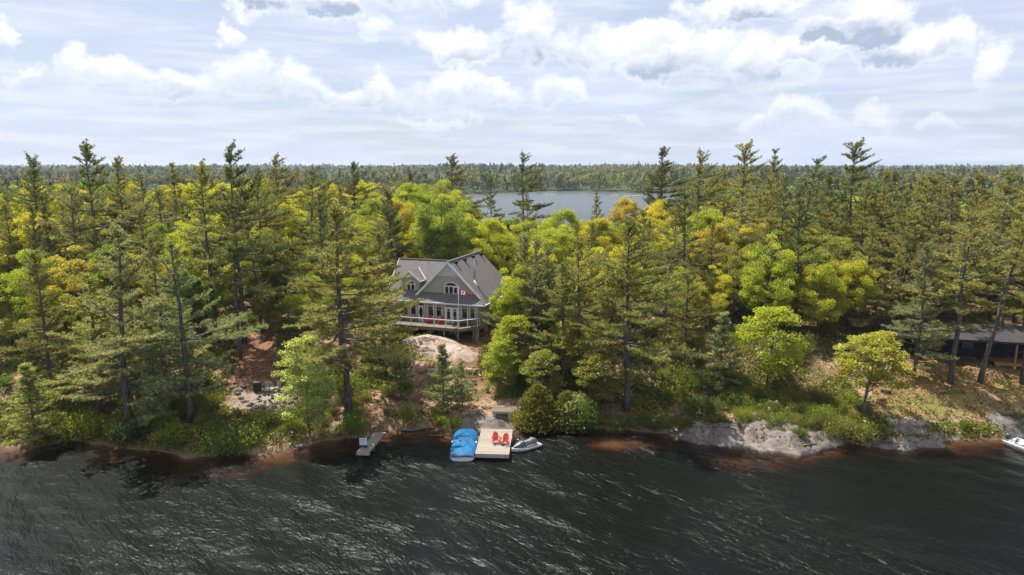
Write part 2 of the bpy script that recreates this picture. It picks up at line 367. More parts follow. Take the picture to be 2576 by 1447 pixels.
def hit(u, v):
    """where the ray through a pixel meets the land or the water"""
    r = ray(u, v); ts = np.arange(40, 260, 0.05) / r[1]; g = np.maximum(ground(r[0] * ts, r[1] * ts), 0.0)
    d = CAM_H + r[2] * ts - g; i = int(np.argmax(d < 0)); return np.array([r[0] * ts[i], r[1] * ts[i], g[i]])
def gz(x, y): return float(ground(np.array([x]), np.array([y]))[0])

def axis(segs):
    out = []
    for a, b, s in segs: out += list(np.arange(a, b, s))
    return np.array(out + [segs[-1][1]])
def geo_axis(a, b, n): return list(np.geomspace(a, b, n))
gx_ = np.array([-x for x in geo_axis(70, 9000, 34)][::-1][:-1] + list(np.arange(-70, 70, 0.5)) + geo_axis(70, 9000, 34))
gy_ = np.array([-220, -120, -60, -20, 10, 25, 35] + list(np.arange(42, 54, 1.0)) + list(np.arange(54, 96, 0.4)) + list(np.arange(96, 215, 2.5)) + geo_axis(215, 14000, 90))
GX, GY = np.meshgrid(gx_, gy_); GZ = ground(GX, GY)
# what grows or lies where: rgb of the soil itself
def soil(x, y):
    t = y - shore_y(x); n1 = fbm(x * 0.22, y * 0.22, 31); n2 = fbm(x * 0.9, y * 0.9, 33, 3)
    c = np.zeros(x.shape + (3,)); litter = np.array([0.185, 0.105, 0.066]); pale = np.array([0.36, 0.235, 0.15]); dk = np.array([0.05, 0.038, 0.024]); moss = np.array([0.07, 0.085, 0.022])
    a = sstep(n2, 0.38, 0.66)[..., None]; c = litter * (1 - a) + pale * a
    b = sstep(n1, 0.5, 0.68)[..., None] * 0.75; c = c * (1 - b) + moss * b
    # lawn and needle floor by the right-hand cottage
    g = (sstep(x, 33, 39) * sstep(t, 2.2, 4.2) * sstep(t, 13, 8) * sstep(n1, 0.30, 0.45))[..., None] * 0.9; c = c * (1 - g) + (np.array([0.31, 0.20, 0.07]) * (1 - a) + np.array([0.17, 0.17, 0.04]) * a) * g
    nd = (sstep(x, 38, 46) * sstep(t, 5, 7) * sstep(t, 20, 12))[..., None] * 0.6; c = c * (1 - nd) + np.array([0.23, 0.12, 0.062]) * nd
    # reddish needle path up to the left and the bare ground by the dock
    p1 = np.exp(-(((x + 29.5 + (y - 76) * 0.35) / 3.2) ** 2) - ((y - 77) / 7.5) ** 2)[..., None]; c = c * (1 - p1) + np.array([0.22, 0.105, 0.066]) * p1
    p2 = np.exp(-((x + 3.5) / 8.5) ** 2 - ((y - 69.6) / 1.7) ** 2)[..., None] * 0.9; c = c * (1 - p2) + np.array([0.34, 0.215, 0.14]) * p2
    fp = np.exp(-((x + 26) ** 2 / 15 + (y - 68.4) ** 2 / 6.0) ** 2)[..., None]; c = c * (1 - fp) + np.array([0.27, 0.235, 0.205]) * fp
    w_ = sstep(-t, -0.5, 0.2)[..., None]; bed = np.array([0.21, 0.145, 0.075]); c = c * (1 - w_) + bed * w_
    far = sstep(y, 100, 190)[..., None]; c = c * (1 - far) + np.array([0.055, 0.07, 0.025]) * far
    return c
SC = soil(GX, GY)
m, t, out = material('forest_floor'); tc = t.new('ShaderNodeTexCoord').outputs['Object']
n = t.noise(tc, 3.2, 6, 0.68); n2 = t.noise(tc, 14.0, 4, 0.7); n3 = t.noise(tc, 0.7, 4, 0.6)
c = t.vec('MULTIPLY', t.attr('col'), t.vec('MULTIPLY', t.xyz(1, 1, 1), t.remap(t.math('MULTIPLY_ADD', n2, 0.6, t.math('MULTIPLY', n, 0.4)), 0.3, 0.7, 0.45, 1.5)))
c = t.mix(t.remap(n3, 0.5, 0.72, 0, 0.5), c, (0.05, 0.043, 0.028))
principled(t, out, c, 0.95, t.bump(t.math('ADD', n, t.math('MULTIPLY', n2, .5)), 0.7, 0.08), spec=0.1); M['ground'] = m
me = np_mesh('ground', np.stack([GX, GY, GZ], -1).reshape(-1, 3), grid_faces(len(gx_), len(gy_)), M['ground'], smooth=True, col=SC.reshape(-1, 3))
go = link(bpy.data.objects.new('ground', me)); go['kind'] = 'structure'

# ------------------------------------------------------------------ water: a closed body of brown lake water with real waves
def waves(x, y):
    z = np.zeros(np.broadcast(x, y).shape); rs = np.random.RandomState(3)
    wx = (fbm(x * 0.08, y * 0.08, 41, 2) - .5) * 3; wy = (fbm(x * 0.08, y * 0.08, 47, 2) - .5) * 3
    for lam, amp, n, spread in ((7.5, .050, 4, .45), (3.6, .036, 6, .6), (1.9, .020, 8, .8), (1.05, .0115, 10, 1.0)):
        for i in range(n):
            th = R(52) + rs.uniform(-spread, spread); L = lam * rs.uniform(.75, 1.3); k = 2 * math.pi / L
            ph = (x + wx * lam * .16) * math.cos(th) + (y + wy * lam * .16) * math.sin(th)
            s = np.sin(k * ph + rs.uniform(0, 6.28)); z = z + amp * (2 * np.power((s + 1) / 2, 1.6) - 1) * 1.5 / math.sqrt(n)
    gust = 0.65 + 0.8 * fbm(x * 0.05, y * 0.05, 55, 2)
    return z * gust * 0.62
def water_material(name, dist, rough, scale=1.0):
    m, t, out = material(name); tc = t.new('ShaderNodeTexCoord').outputs['Object']
    mp = t.new('ShaderNodeMapping'); t.put(mp.inputs[0], tc); mp.inputs['Rotation'].default_value = (0, 0, R(-48))
    p = mp.outputs[0]; st = lambda v: t.vec('MULTIPLY', p, v)
    a = t.noise(st((1.0, .34, 1)), .95 * scale, 4, .55, .8); b = t.noise(st((1.0, .45, 1)), 2.3 * scale, 3, .55, .6); c = t.noise(st((1.0, .7, 1)), 6.0 * scale, 2, .5, .3)
    patch = t.remap(t.noise(tc, 0.07, 3, 0.6, 0.8), 0.34, 0.68, 0.45, 1.2)
    h = t.math('MULTIPLY', t.math('ADD', t.math('ADD', a, t.math('MULTIPLY', b, .42)), t.math('MULTIPLY', c, .12)), patch)
    nrm = t.bump(h, 1.0, dist)
    gl = t.new('ShaderNodeBsdfGlossy'); gl.inputs['Roughness'].default_value = rough; gl.inputs[0].default_value = (.50, .535, .54, 1); t.l.new(nrm, gl.inputs['Normal'])
    tr = t.new('ShaderNodeBsdfTransparent'); df = t.new('ShaderNodeBsdfDiffuse'); df.inputs[0].default_value = (.0022, .0024, .0014, 1); t.l.new(nrm, df.inputs['Normal'])
    body = t.new('ShaderNodeMixShader'); t.l.new(t.attr('deep', 'Fac'), body.inputs[0]); t.l.new(tr.outputs[0], body.inputs[1]); t.l.new(df.outputs[0], body.inputs[2])
    fr = t.new('ShaderNodeFresnel'); fr.inputs[0].default_value = 1.33; t.l.new(nrm, fr.inputs['Normal'])
    mx = t.new('ShaderNodeMixShader'); t.l.new(fr.outputs[0], mx.inputs[0]); t.l.new(body.outputs[0], mx.inputs[1]); t.l.new(gl.outputs[0], mx.inputs[2]); t.l.new(mx.outputs[0], out.inputs[0])
    va = t.new('ShaderNodeVolumeAbsorption'); va.inputs[0].default_value = (0.50, 0.27, 0.07, 1); va.inputs[1].default_value = 1.9; t.l.new(va.outputs[0], out.inputs[1]); return m
M['water'] = water_material('lake_water', .165, .276, 1.7); M['backwater'] = water_material('back_lake_water', .16, .276, .6)
for nd_ in M['backwater'].node_tree.nodes:
    if nd_.bl_idname == 'ShaderNodeBsdfGlossy': nd_.inputs[0].default_value = (.80, .88, 1, 1)
def water_body(name, xs, ys, wavy, depth):
    X, Y = np.meshgrid(xs, ys); Z = waves(X, Y) * wavy if wavy else X * 0.0
    if wavy:
        ed = np.ones_like(Z); ed[0, :] = ed[-1, :] = 0; ed[:, 0] = ed[:, -1] = 0; Z = Z * ed * sstep(Y, 10, 26) * sstep(-np.abs(X), -110, -70)
    nx, ny = len(xs), len(ys); top = np.stack([X, Y, Z], -1).reshape(-1, 3); bot = top.copy(); bot[:, 2] = -depth
    f = grid_faces(nx, ny); n0 = len(top); fb = f[:, ::-1] + n0
    idx = np.arange(nx * ny).reshape(ny, nx); ring = np.concatenate([idx[0, :], idx[1:, -1], idx[-1, :-1][::-1], idx[1:-1, 0][::-1]])
    nxt = np.roll(ring, -1); sd = np.stack([ring, ring + n0, nxt + n0, nxt], -1)
    me = np_mesh(name, np.r_[top, bot], np.r_[f, fb, sd], M['water'] if wavy else M['backwater'], smooth=True)
    dp = -ground(X, Y).reshape(-1); at = me.attributes.new('deep', 'FLOAT', 'POINT'); at.data.foreach_set('value', np.r_[sstep(dp, .9, 1.9), np.ones(n0)].astype(np.float32))
    o = link(bpy.data.objects.new(name, me)); o['kind'] = 'structure'; return o
wx_ = np.r_[[-900, -500, -260, -150], np.arange(-90, 90, 0.33), [90, 150, 260, 500, 900]]
wy_ = np.r_[[-215, -120, -60, -20, 5], np.arange(18, 46, 0.26), np.arange(46, 69.0, 0.3), [72, 76]]
water_body('lake_water', wx_, wy_, 1.0, 5.2)
water_body('back_lake_water', np.r_[-2600, -900, np.linspace(-500, 500, 41), 900, 2600], np.r_[np.linspace(170, 900, 40), 1400], 0.0, 5.3)
# ------------------------------------------------------------------ plants: prototype meshes shared by many trees
def unit(a): return a / np.maximum(np.linalg.norm(a, axis=-1, keepdims=True), 1e-9)
def needle_mesh(name, C, A, rs, K=8, ln=(.24, .40), wd=.05, up=.35, spread=.75):
    """tufts of needles: thin triangles fanning out of C along A"""
    n = len(C); C = np.repeat(C, K, 0); A = np.repeat(A, K, 0); d = unit(A + rs.normal(0, spread, (n * K, 3)) + [0, 0, up])
    s = unit(np.cross(d, rs.normal(0, 1, (n * K, 3)))) * wd * rs.uniform(.7, 1.3, (n * K, 1)); L = rs.uniform(ln[0], ln[1], (n * K, 1))
    V = np.stack([C - s, C + s, C + d * L], 1).reshape(-1, 3); F = np.arange(n * K * 3).reshape(-1, 3)
    tv = np.repeat(rs.rand(n), K) * .6 + rs.rand(n * K) * .4
    return np_mesh(name, V, F, M['needles'], {'v': tv, 'h': np.repeat(rs.rand(n), K) * .5})
def leaf_mesh(name, C, rs, L=.2, W=.14, mat=None, vv=None, flat=0.5):
    n = len(C); nrm = unit(rs.normal(0, 1, (n, 3)) * [1, 1, .8] + [0, 0, flat]); a = unit(np.cross(nrm, rs.normal(0, 1, (n, 3)))); b = np.cross(nrm, a)
    l = L * rs.uniform(.7, 1.3, (n, 1)); wd = W * rs.uniform(.7, 1.3, (n, 1)); fold = nrm * wd * .25
    V = np.stack([C - a * l * .5, C + b * wd * .5 + fold, C + a * l * .5, C - b * wd * .5 + fold], 1).reshape(-1, 3)
    F = np.arange(n * 4).reshape(-1, 4); v = rs.rand(n) * .55 + (rs.rand(n) if vv is None else vv) * .45
    return np_mesh(name, V, F, mat or M['leaves'], {'v': v, 'h': (rs.rand(n) if vv is None else (vv * 7.3) % 1.0) * .7 + .3 * rs.rand(n)})
def wob_path(rs, H, wob, n=9, lean=(0, 0)):
    z = np.linspace(0, H, n); x = np.cumsum(rs.normal(0, wob, n)); y = np.cumsum(rs.normal(0, wob, n)); x -= x[0]; y -= y[0]
    return np.stack([x + lean[0] * (z / H) ** 1.5 * H, y + lean[1] * z, z - .35 * (z == 0)], -1)
def at_z(path, z): return np.array([np.interp(z, path[:, 2], path[:, 0]), np.interp(z, path[:, 2], path[:, 1]), z])

def pine_proto(seed, H=20.0, cb=.3, W=.2, dens=1.0, gap=.0, wind=.3, K=8, top=.0, dead=6, lean=0.0):
    rs = np.random.RandomState(seed); tk = MB(); path = wob_path(rs, H, H * .004, 10, (lean, 0))
    tk.tube(path, list(np.interp(path[:, 2] / H, [0, .03, .5, 1], [.0165 * H, .0135 * H, .0085 * H, .0012 * H])), 7)
    C = []; A = []; z = cb * H; azp = rs.uniform(0, 6.28)
    while z < H * .992:
        f = (z - cb * H) / (H * (1 - cb))
        for i in range(rs.randint(2, 7)):
            if rs.rand() < gap: continue
            azp += 2.4 + rs.normal(0, .5); L = W * H * (.55 + .45 * math.sin(math.pi * min(1, f * 1.1 + .28))) * (1 - f ** 2.6 * (.80 - top)) * rs.choice([rs.uniform(.3, .65), rs.uniform(.8, 1.25)])
            L *= 1 + wind * math.cos(azp); L = max(L, .45)
            ele = R(-10 + 62 * f ** 1.3 + rs.normal(0, 13)); d = np.array([math.cos(azp) * math.cos(ele), math.sin(azp) * math.cos(ele), math.sin(ele)])
            b = at_z(path, min(H, z + rs.uniform(-.45, .45))); sag = (.05 + .25 * (1 - f) * rs.rand() + .1) * L
            P = lambda s: b + d * (L * s)[..., None] + np.array([0, 0, 1.0]) * (sag * (s ** 2 - .55 * s))[..., None]
            sv = np.array([0, .35, .7, 1.0]); r0 = .010 * L + .018
            tk.tube(P(sv), [r0 * 1.3, r0, r0 * .6, r0 * .25], 4, cap=False)
            side = np.array([-math.sin(azp), math.cos(azp), 0.0]); nl = max(3, int(L * 2.6 * dens))
            s0 = .2 if f > .45 else .32
            for s in rs.uniform(s0, 1, nl):
                pb = P(np.array([s]))[0]
                for sg in (-1, 1):
                    l = max(.25, .46 * L * (1.12 - s) * rs.uniform(.5, 1.1)); dd = unit(side * sg + d * rs.uniform(.5, 1.1) + np.array([0, 0, rs.uniform(-.05, .3)]))
                    q = np.arange(.12, l + .05, .26); pts = pb + dd * q[:, None] + np.array([0, 0, 1]) * (.25 * q ** 2 / max(l, .4))[:, None]
                    C.append(pts + rs.normal(0, .05, pts.shape)); A.append(np.repeat((dd * .8 + [0, 0, .25])[None], len(pts), 0))
            q = np.linspace(.3 if f < .5 else .1, 1, max(3, int(L * 4))); pts = P(q); C.append(pts); A.append(np.repeat((d + [0, 0, .4])[None], len(pts), 0))
        z += rs.uniform(.55, 1.0) * (1.25 - .55 * f) * H / 20
    q = np.linspace(.93, 1.0, 14) * H; C.append(np.array([at_z(path, zz) for zz in q])); A.append(np.repeat(np.array([[0, 0, 1.0]]), len(q), 0))
    for i in range(dead):                                   # bare snags below the crown
        z0 = rs.uniform(cb * .45, cb * 1.15) * H; a = rs.uniform(0, 6.28); L = rs.uniform(.04, .10) * H; b = at_z(path, z0)
        e = b + np.array([math.cos(a) * L, math.sin(a) * L, rs.uniform(-.1, .25) * L]); mdl = (b + e) / 2 + rs.normal(0, .05 * L, 3)
        tk.tube([b, mdl, e], [.03, .02, .006], 4, cap=False)
        tk.tube([mdl, mdl + (e - b) * .3 + rs.normal(0, .12 * L, 3)], [.014, .004], 3, cap=False)
    C = np.concatenate(C); A = np.concatenate(A)
    return tk.mesh('pine_trunk', M['bark']), needle_mesh('pine_crown', C, unit(A), rs, K), H
def broad_proto(seed, H=12.0, cb=.3, W=.32, n_cl=130, per=170, leaf=.19, oval=1.0, limb=11, spreadc=.62, bark='barkd', r0=.013, open_=.55):
    """spreading crown: leaf clumps through an uneven ovoid, each carried by a limb"""
    rs = np.random.RandomState(seed); tk = MB(); path = wob_path(rs, H * .9, H * .010, 9)
    tk.tube(path, list(np.interp(path[:, 2] / H, [0, .04, .4, .9], [r0 * H * 1.25, r0 * H, r0 * .62 * H, r0 * .12 * H])), 7)
    limbs = []
    for i in range(limb):
        f = (i + rs.rand() * .6) / limb; z0 = H * (cb * .75 + (.82 - cb * .75) * f); a = i * 2.4 + rs.normal(0, .3)
        Lr = W * H * math.sqrt(max(.08, 1 - (2 * (f * .85 + .02) - .75) ** 2)) * rs.uniform(.7, 1.0)
        b = at_z(path, z0); e = b + np.array([math.cos(a) * Lr, math.sin(a) * Lr, Lr * rs.uniform(.35, .9)]); e[2] = min(e[2], H * .96)
        mdl = b * .55 + e * .45 + np.array([0, 0, -.06 * Lr]) + rs.normal(0, .04 * Lr, 3); rr = r0 * H * .42 * (1 - .6 * f)
        tk.tube([b, mdl, e], [rr, rr * .6, rr * .2], 5, cap=False); limbs.append((b, mdl, e))
    tops = np.array([x for l in limbs for x in (l[1], l[1] * .5 + l[2] * .5, l[2])] + [path[-1], path[-2]])
    CC = []
    cz = H * (cb + 1) / 2; hz = H * (1 - cb) / 2; k = 0
    while len(CC) < n_cl and k < 20000:
        k += 1; p = rs.uniform(-1, 1, 3); r = np.linalg.norm(p)
        if r > 1 or r < open_ * rs.rand() * 1.6: continue
        wsc = W * H * (1.0 - .28 * oval * max(0, p[2])) * (1 + .12 * math.sin(3 * math.atan2(p[1], p[0]) + seed))
        q = np.array([p[0] * wsc, p[1] * wsc, cz + p[2] * hz]) + np.r_[at_z(path, min(cz, H * .8))[:2], 0] * .8
        if vn(q[0] * .55, q[1] * .55 + q[2] * .8, seed) < .44: continue
        CC.append(q)
    CC = np.array(CC); pts = []; vv = []
    for c in CC:
        b = tops[np.argmin(((tops - c) ** 2).sum(1))]; e = c; tk.tube([b, (b + e) / 2 + rs.normal(0, .08, 3) + [0, 0, -.08], e], [.022 * H / 12, .014 * H / 12, .005], 3, cap=False)
        n = int(per * rs.uniform(.6, 1.4)); s = spreadc * rs.uniform(.7, 1.25) * H / 12
        o = rs.normal(0, 1, (n, 3)); o = unit(o) * (rs.rand(n, 1) ** .45) * np.array([1.15, 1.15, .62]) * s
        o[:, 2] += .12 * s - .10 * (o[:, 0] ** 2 + o[:, 1] ** 2) / s; pts.append(c + o); vv.append(np.full(n, rs.rand()))
    return tk.mesh('tree_trunk', M[bark]), leaf_mesh('tree_crown', np.concatenate(pts), rs, leaf * 1.25, leaf * .95, vv=np.concatenate(vv)), H
def shrub_proto(seed, H=1.2, W=1.1, n=1500, leaf=.11, stems=9):
    rs = np.random.RandomState(seed); tk = MB(); pts = []; vv = []
    for i in range(stems):
        a = i * 2.4 + rs.rand(); r = W * math.sqrt((i + .3) / stems) * .8; top = np.array([math.cos(a) * r, math.sin(a) * r, H * rs.uniform(.5, .95) * (1 - .35 * (r / W) ** 2)])
        tk.tube([(top[0] * .15, top[1] * .15, -.12), top * .6, top], [.022, .014, .006], 4, cap=False)
        for j in range(4):
            c = top * rs.uniform(.55, 1.02) + rs.normal(0, .14, 3) * W; m_ = n // (stems * 4); s = .36 * W * rs.uniform(.6, 1.1)
            o = unit(rs.normal(0, 1, (m_, 3))) * (rs.rand(m_, 1) ** .5) * s * [1.1, 1.1, .75]; p = c + o; p[:, 2] = np.abs(p[:, 2]) + .02; pts.append(p); vv.append(np.full(m_, rs.rand()))
    return tk.mesh('shrub_stems', M['barkd']), leaf_mesh('shrub_leaves', np.concatenate(pts), rs, leaf * 1.2, leaf * .8, vv=np.concatenate(vv)), H
def cedar_proto(seed, H=6.0, W=.36, n=9000):
    rs = np.random.RandomState(seed); tk = MB(); path = wob_path(rs, H * .95, .05, 6); tk.tube(path, [.13, .11, .09, .06, .035, .01], 6); C = []; A = []
    for i in range(n // 8):
        f = rs.rand() ** 1.3; z = H * (.03 + .96 * f); rmax = W * H * (1 - f) ** .62 * (1 + .18 * math.sin(i * .7)) + .08; a = rs.uniform(0, 6.28); r = rmax * (rs.rand() ** .4)
        d = np.array([math.cos(a), math.sin(a), .35]); c = np.array([math.cos(a) * r, math.sin(a) * r, z]); C.append(c + rs.normal(0, .1, (2, 3))); A.append(np.repeat(d[None], 2, 0))
    return tk.mesh('cedar_trunk', M['bark']), needle_mesh('cedar_crown', np.concatenate(C), unit(np.concatenate(A)), rs, 10, (.16, .30), .05, .3, .7), H
def dead_proto(seed, H=10.0):
    rs = np.random.RandomState(seed); tk = MB(); path = wob_path(rs, H, .06, 8); tk.tube(path, [.2, .18, .17, .15, .13, .11, .08, .03], 7)
    brs = []
    for i in range(17):
        br = MB(); z = H * rs.uniform(.2, .97); a = rs.uniform(0, 6.28); L = rs.uniform(.8, 3.0) * (1.2 - z / H * .7); b = at_z(path, z); e = b + np.array([math.cos(a) * L, math.sin(a) * L, rs.uniform(-.15, .5) * L])
        mdl = (b + e) / 2 + rs.normal(0, .07 * L, 3); br.tube([b, mdl, e], [.045, .03, .008], 4, cap=False)
        for j in range(3): q = mdl + (e - mdl) * rs.rand(); br.tube([q, q + (e - b) * .25 + rs.normal(0, .2, 3)], [.016, .004], 3, cap=False)
        brs.append(br.mesh('bare_branch', M['barkdead']))
    return tk.mesh('dead_trunk', M['barkdead']), brs, H

PINES = [pine_proto(11, 22, .28, .27, 1.15, .05, .25, 8), pine_proto(12, 22, .36, .26, 1.0, .10, .35, 8, top=.22), pine_proto(13, 22, .18, .29, 1.1, .05, .2, 8),
         pine_proto(14, 22, .42, .22, .95, .2, .45, 8, top=.3, dead=10), pine_proto(15, 22, .30, .20, 1.0, .1, .3, 8, top=.1), pine_proto(16, 22, .48, .25, 1.0, .12, .4, 8, top=.35, dead=9, lean=.05)]
YPINE = [pine_proto(21, 9, .14, .27, 1.5, .12, .1, 7, dead=0), pine_proto(22, 9, .24, .25, 1.3, .2, .1, 6, dead=2)]
PINES.append(pine_proto(18, 22, .12, .25, 1.1, .1, .3, 8, top=.2, dead=4))
BROAD = [broad_proto(31, 13, .24, .33, 150, 235, .145, spreadc=.78), broad_proto(32, 13, .28, .28, 130, 235, .145, oval=.6, spreadc=.74), broad_proto(33, 13, .20, .38, 170, 215, .145, oval=1.3, spreadc=.8), broad_proto(34, 13, .16, .25, 140, 225, .145, oval=.2, spreadc=.72), broad_proto(35, 13, .30, .36, 130, 215, .145, open_=.6, spreadc=.78)]
YBROAD = [broad_proto(41, 7, .16, .30, 95, 150, .12, limb=10, spreadc=.85, r0=.011), broad_proto(42, 7, .34, .40, 95, 135, .12, limb=10, spreadc=.72, r0=.019), broad_proto(43, 9, .08, .23, 140, 115, .12, oval=.9, limb=12, spreadc=.62, r0=.010)]
SHRUB = [shrub_proto(51, 1.2, 1.1, 3000, .075, 12), shrub_proto(52, 1.0, 1.3, 3200, .07, 13), shrub_proto(53, 1.6, 1.1, 3000, .085, 10), shrub_proto(54, .7, 1.3, 2800, .065, 12)]
CEDAR = [cedar_proto(61), cedar_proto(62, 6, .5, 17000)]
DEAD = [dead_proto(71)]
PC = {'olive': (.35, .335, .105), 'dark': (.21, .225, .085), 'grey': (.35, .355, .165), 'bright': (.38, .405, .12), 'blue': (.35, .39, .18), 'brown': (.35, .30, .125)}
BC = {'yellow': (.52, .49, .045), 'lime': (.43, .455, .045), 'green': (.28, .35, .045), 'gold': (.57, .49, .045), 'orange': (.54, .42, .06), 'rust': (.34, .20, .10), 'pale': (.52, .54, .20), 'deep': (.15, .20, .03), 'olive': (.33, .32, .065)}
TREES = []
def plant(kind, proto, x, y, height, color, label, cat, group=None, rz=0.0, wide=1.0, lean=(0, 0), z=None):
    z = gz(x, y) - .05 if z is None else z
    o = thing(kind, label, cat, (x, y, z), rz, group); tk, cr, H = proto; s = height / H; o.scale = (s * wide, s * wide, s); o.rotation_euler = (lean[1], lean[0], rz)
    nm = {'shrub': ('stems', 'foliage'), 'dead_tree': ('trunk', 'branches')}.get(kind, ('trunk', 'crown'))
    a = bpy.data.objects.new(nm[0], tk); link(a, o)
    if isinstance(cr, list):
        for me_ in cr: link(bpy.data.objects.new('branch', me_), o)
        TREES.append((x, y, 1.0)); return o
    b = bpy.data.objects.new(nm[1], cr); link(b, o)
    j = random.uniform(.86, 1.14); j2 = random.uniform(-.05, .05)
    b.color = (color[0] * (j + j2), color[1] * j, color[2] * j, 1); TREES.append((x, y, height * .2)); return o
random.seed(5)
def tree_px(kind, proto, base, vtop, color, label, cat=None, **kw):
    """base pixel on the ground, pixel row of the top"""
    p = hit(*base); top = on_y(base[0], vtop, p[1]); h = top[2] - p[2]
    return plant(kind, proto, p[0], p[1], h, color, label, cat or ('shrub' if kind == 'shrub' else 'tree'), z=p[2] - .05, **kw)
def tree_far(kind, proto, u, y, vtop, color, label, cat=None, **kw):
    """column, distance and row of the top, for trees whose foot is hidden"""
    top = on_y(u, vtop, y); z = gz(top[0], y); return plant(kind, proto, top[0], y, top[2] - z, color, label, cat or 'tree', **kw)
P_, Y_, B_, S_ = PINES, YPINE, BROAD, YBROAD
PT = 'pine_tree'; BT = 'broadleaf_tree'
# --- pines one can pick out, left to right
tree_px(PT, Y_[0], (90, 1118), 925, PC['bright'], 'small pine leaning over the water at the far left shore', rz=.4, wide=1.45)
tree_px(PT, P_[2], (325, 1085), 560, PC['grey'], 'broad dense pine with crown down to the bank, left of the fire pit', rz=.2, wide=1.25)
tree_px(PT, P_[2], (250, 1045), 690, PC['bright'], 'bushy light-tipped pine on the left bank beside the broad dense pine', rz=1.1, wide=1.6)
tree_px(PT, P_[2], (478, 1062), 610, PC['blue'], 'slim bluish pine with bare lower trunk nearest the fire pit', rz=2.0, wide=1.30)
tree_px(PT, Y_[0], (400, 1075), 880, PC['blue'], 'low feathery pine on the left bank in front of the slim bluish pine', rz=2.6, wide=1.2)
tree_px(PT, P_[1], (545, 866), 414, PC['olive'], 'tall pine with long bare trunk, left of the reddish needle path', rz=.3)
tree_px(PT, P_[3], (616, 866), 378, PC['dark'], 'tallest dark-topped pine above the reddish needle path', rz=.1, wide=.95)
tree_px(PT, P_[5], (606, 903), 560, PC['olive'], 'thin-trunked pine at the lower edge of the reddish needle path', rz=-.5, wide=.9)
tree_px(PT, P_[4], (660, 838), 520, PC['olive'], 'leaning pine right of the reddish needle path', rz=.9, lean=(-.05, 0))
tree_px(PT, P_[5], (200, 812), 470, PC['grey'], 'sparse pine with slanting bare trunk on the left', rz=3.0, lean=(-.07, 0))
tree_far(PT, P_[3], 62, 108, 398, PC['dark'], 'ragged wind-swept pine breaking the skyline at the far left', rz=2.8, lean=(-.08, 0), wide=1.1)
tree_far(PT, P_[1], 218, 100, 363, PC['dark'], 'bushy flag-topped pine rising highest at the left skyline', rz=.2, wide=1.0)
tree_far(PT, P_[0], 297, 104, 398, PC['olive'], 'pine just right of the flag-topped skyline pine', rz=1.5)
tree_far(PT, P_[4], 440, 118, 415, PC['olive'], 'slim skyline pine left of the tall bare-trunked pine', rz=.7)
tree_far(PT, P_[3], 695, 125, 398, PC['brown'], 'thin-topped pine with several bare leaders on the skyline, left of centre', rz=.2, wide=1.2)
tree_far(PT, P_[0], 812, 112, 470, PC['dark'], 'dark pine with bare mid trunk behind the big pine by the house', rz=1.9, wide=.85)
tree_far(PT, P_[0], 892, 140, 410, PC['dark'], 'dark conical pine on the skyline above the big pine by the house', rz=.5, wide=1.15)
tree_px(PT, P_[0], (878, 1043), 520, PC['olive'], 'big pine with thick trunk on the bank, left of the house', rz=.1, wide=1.4)
tree_far(PT, P_[0], 1035, 150, 436, PC['dark'], 'dark pine behind the round golden tree', rz=.3, wide=1.1)
tree_far(PT, P_[1], 1140, 158, 393, PC['dark'], 'tall bushy pine rising behind the leaning green tree', rz=.1, wide=1.3)
tree_far(PT, P_[4], 1236, 200, 432, PC['dark'], 'lone narrow pine standing against the back lake', rz=1.2, wide=.72)
tree_far(PT, P_[3], 1318, 150, 392, PC['dark'], 'crooked thin-topped pine against the back lake', rz=.6, wide=1.05)
tree_far(PT, P_[2], 1330, 128, 470, PC['olive'], 'full round pine in front of the back lake', rz=2.2, wide=.8)
tree_far(PT, P_[4], 1505, 128, 486, PC['olive'], 'small pine below the rocky islet', rz=.2, wide=1.0)
tree_far(PT, P_[0], 1672, 130, 373, PC['dark'], 'broad-tiered dark pine on the skyline right of the back lake', rz=.3, wide=1.25)
tree_far(PT, P_[3], 1766, 112, 388, PC['olive'], 'bare-trunked thin pine on the skyline next to the broad-tiered pine', rz=.4)
tree_far(PT, P_[1], 1882, 108, 362, PC['olive'], 'tall feathery pine on the skyline, second right of the broad-tiered pine', rz=.1, wide=1.1)
tree_far(PT, P_[4], 1957, 122, 380, PC['olive'], 'narrow-tipped pine between two bushier skyline pines', rz=.8)
tree_far(PT, P_[5], 2022, 108, 402, PC['dark'], 'pine with a slanting trunk and one-sided top, left of the bleached snag', rz=-.2, lean=(.07, 0))
tree_far(PT, P_[1], 2160, 112, 358, PC['dark'], 'broadest and tallest pine on the right skyline', rz=.0, wide=1.25)
for i, (u, y, v, k, c, wd) in enumerate([(2235, 96, 432, 0, 'olive', 1.0), (2290, 88, 480, 2, 'olive', 1.1), (2345, 100, 440, 1, 'olive', 1.1), (2408, 92, 446, 5, 'brown', 1.1), (2470, 104, 438, 0, 'olive', 1.1), (2545, 96, 436, 3, 'olive', 1.15),
                                          (2600, 90, 450, 1, 'olive', 1.1), (2130, 92, 510, 2, 'olive', 1.0), (2195, 84, 560, 2, 'olive', 1.0), (2440, 84, 540, 3, 'grey', 1.1), (2555, 84, 560, 5, 'olive', 1.0), (2350, 82, 600, 0, 'grey', 1.0)]):
    nth = ['first', 'second', 'third', 'fourth', 'fifth', 'sixth', 'seventh', 'eighth', 'ninth', 'tenth', 'eleventh', 'last'][sorted([2235, 2290, 2345, 2408, 2470, 2545, 2600, 2130, 2195, 2440, 2555, 2350]).index(u)]
    tree_far(PT, P_[k], u, y, v, PC[c], 'pine in the crowded stand above the black cottage, %s from the left' % nth, group='pines above the black cottage', rz=i * 1.3, wide=wd)
tree_px(PT, P_[6], (2298, 952), 620, PC['grey'], 'pine with a thick straight trunk at the left end of the black cottage', rz=.5, wide=1.1)
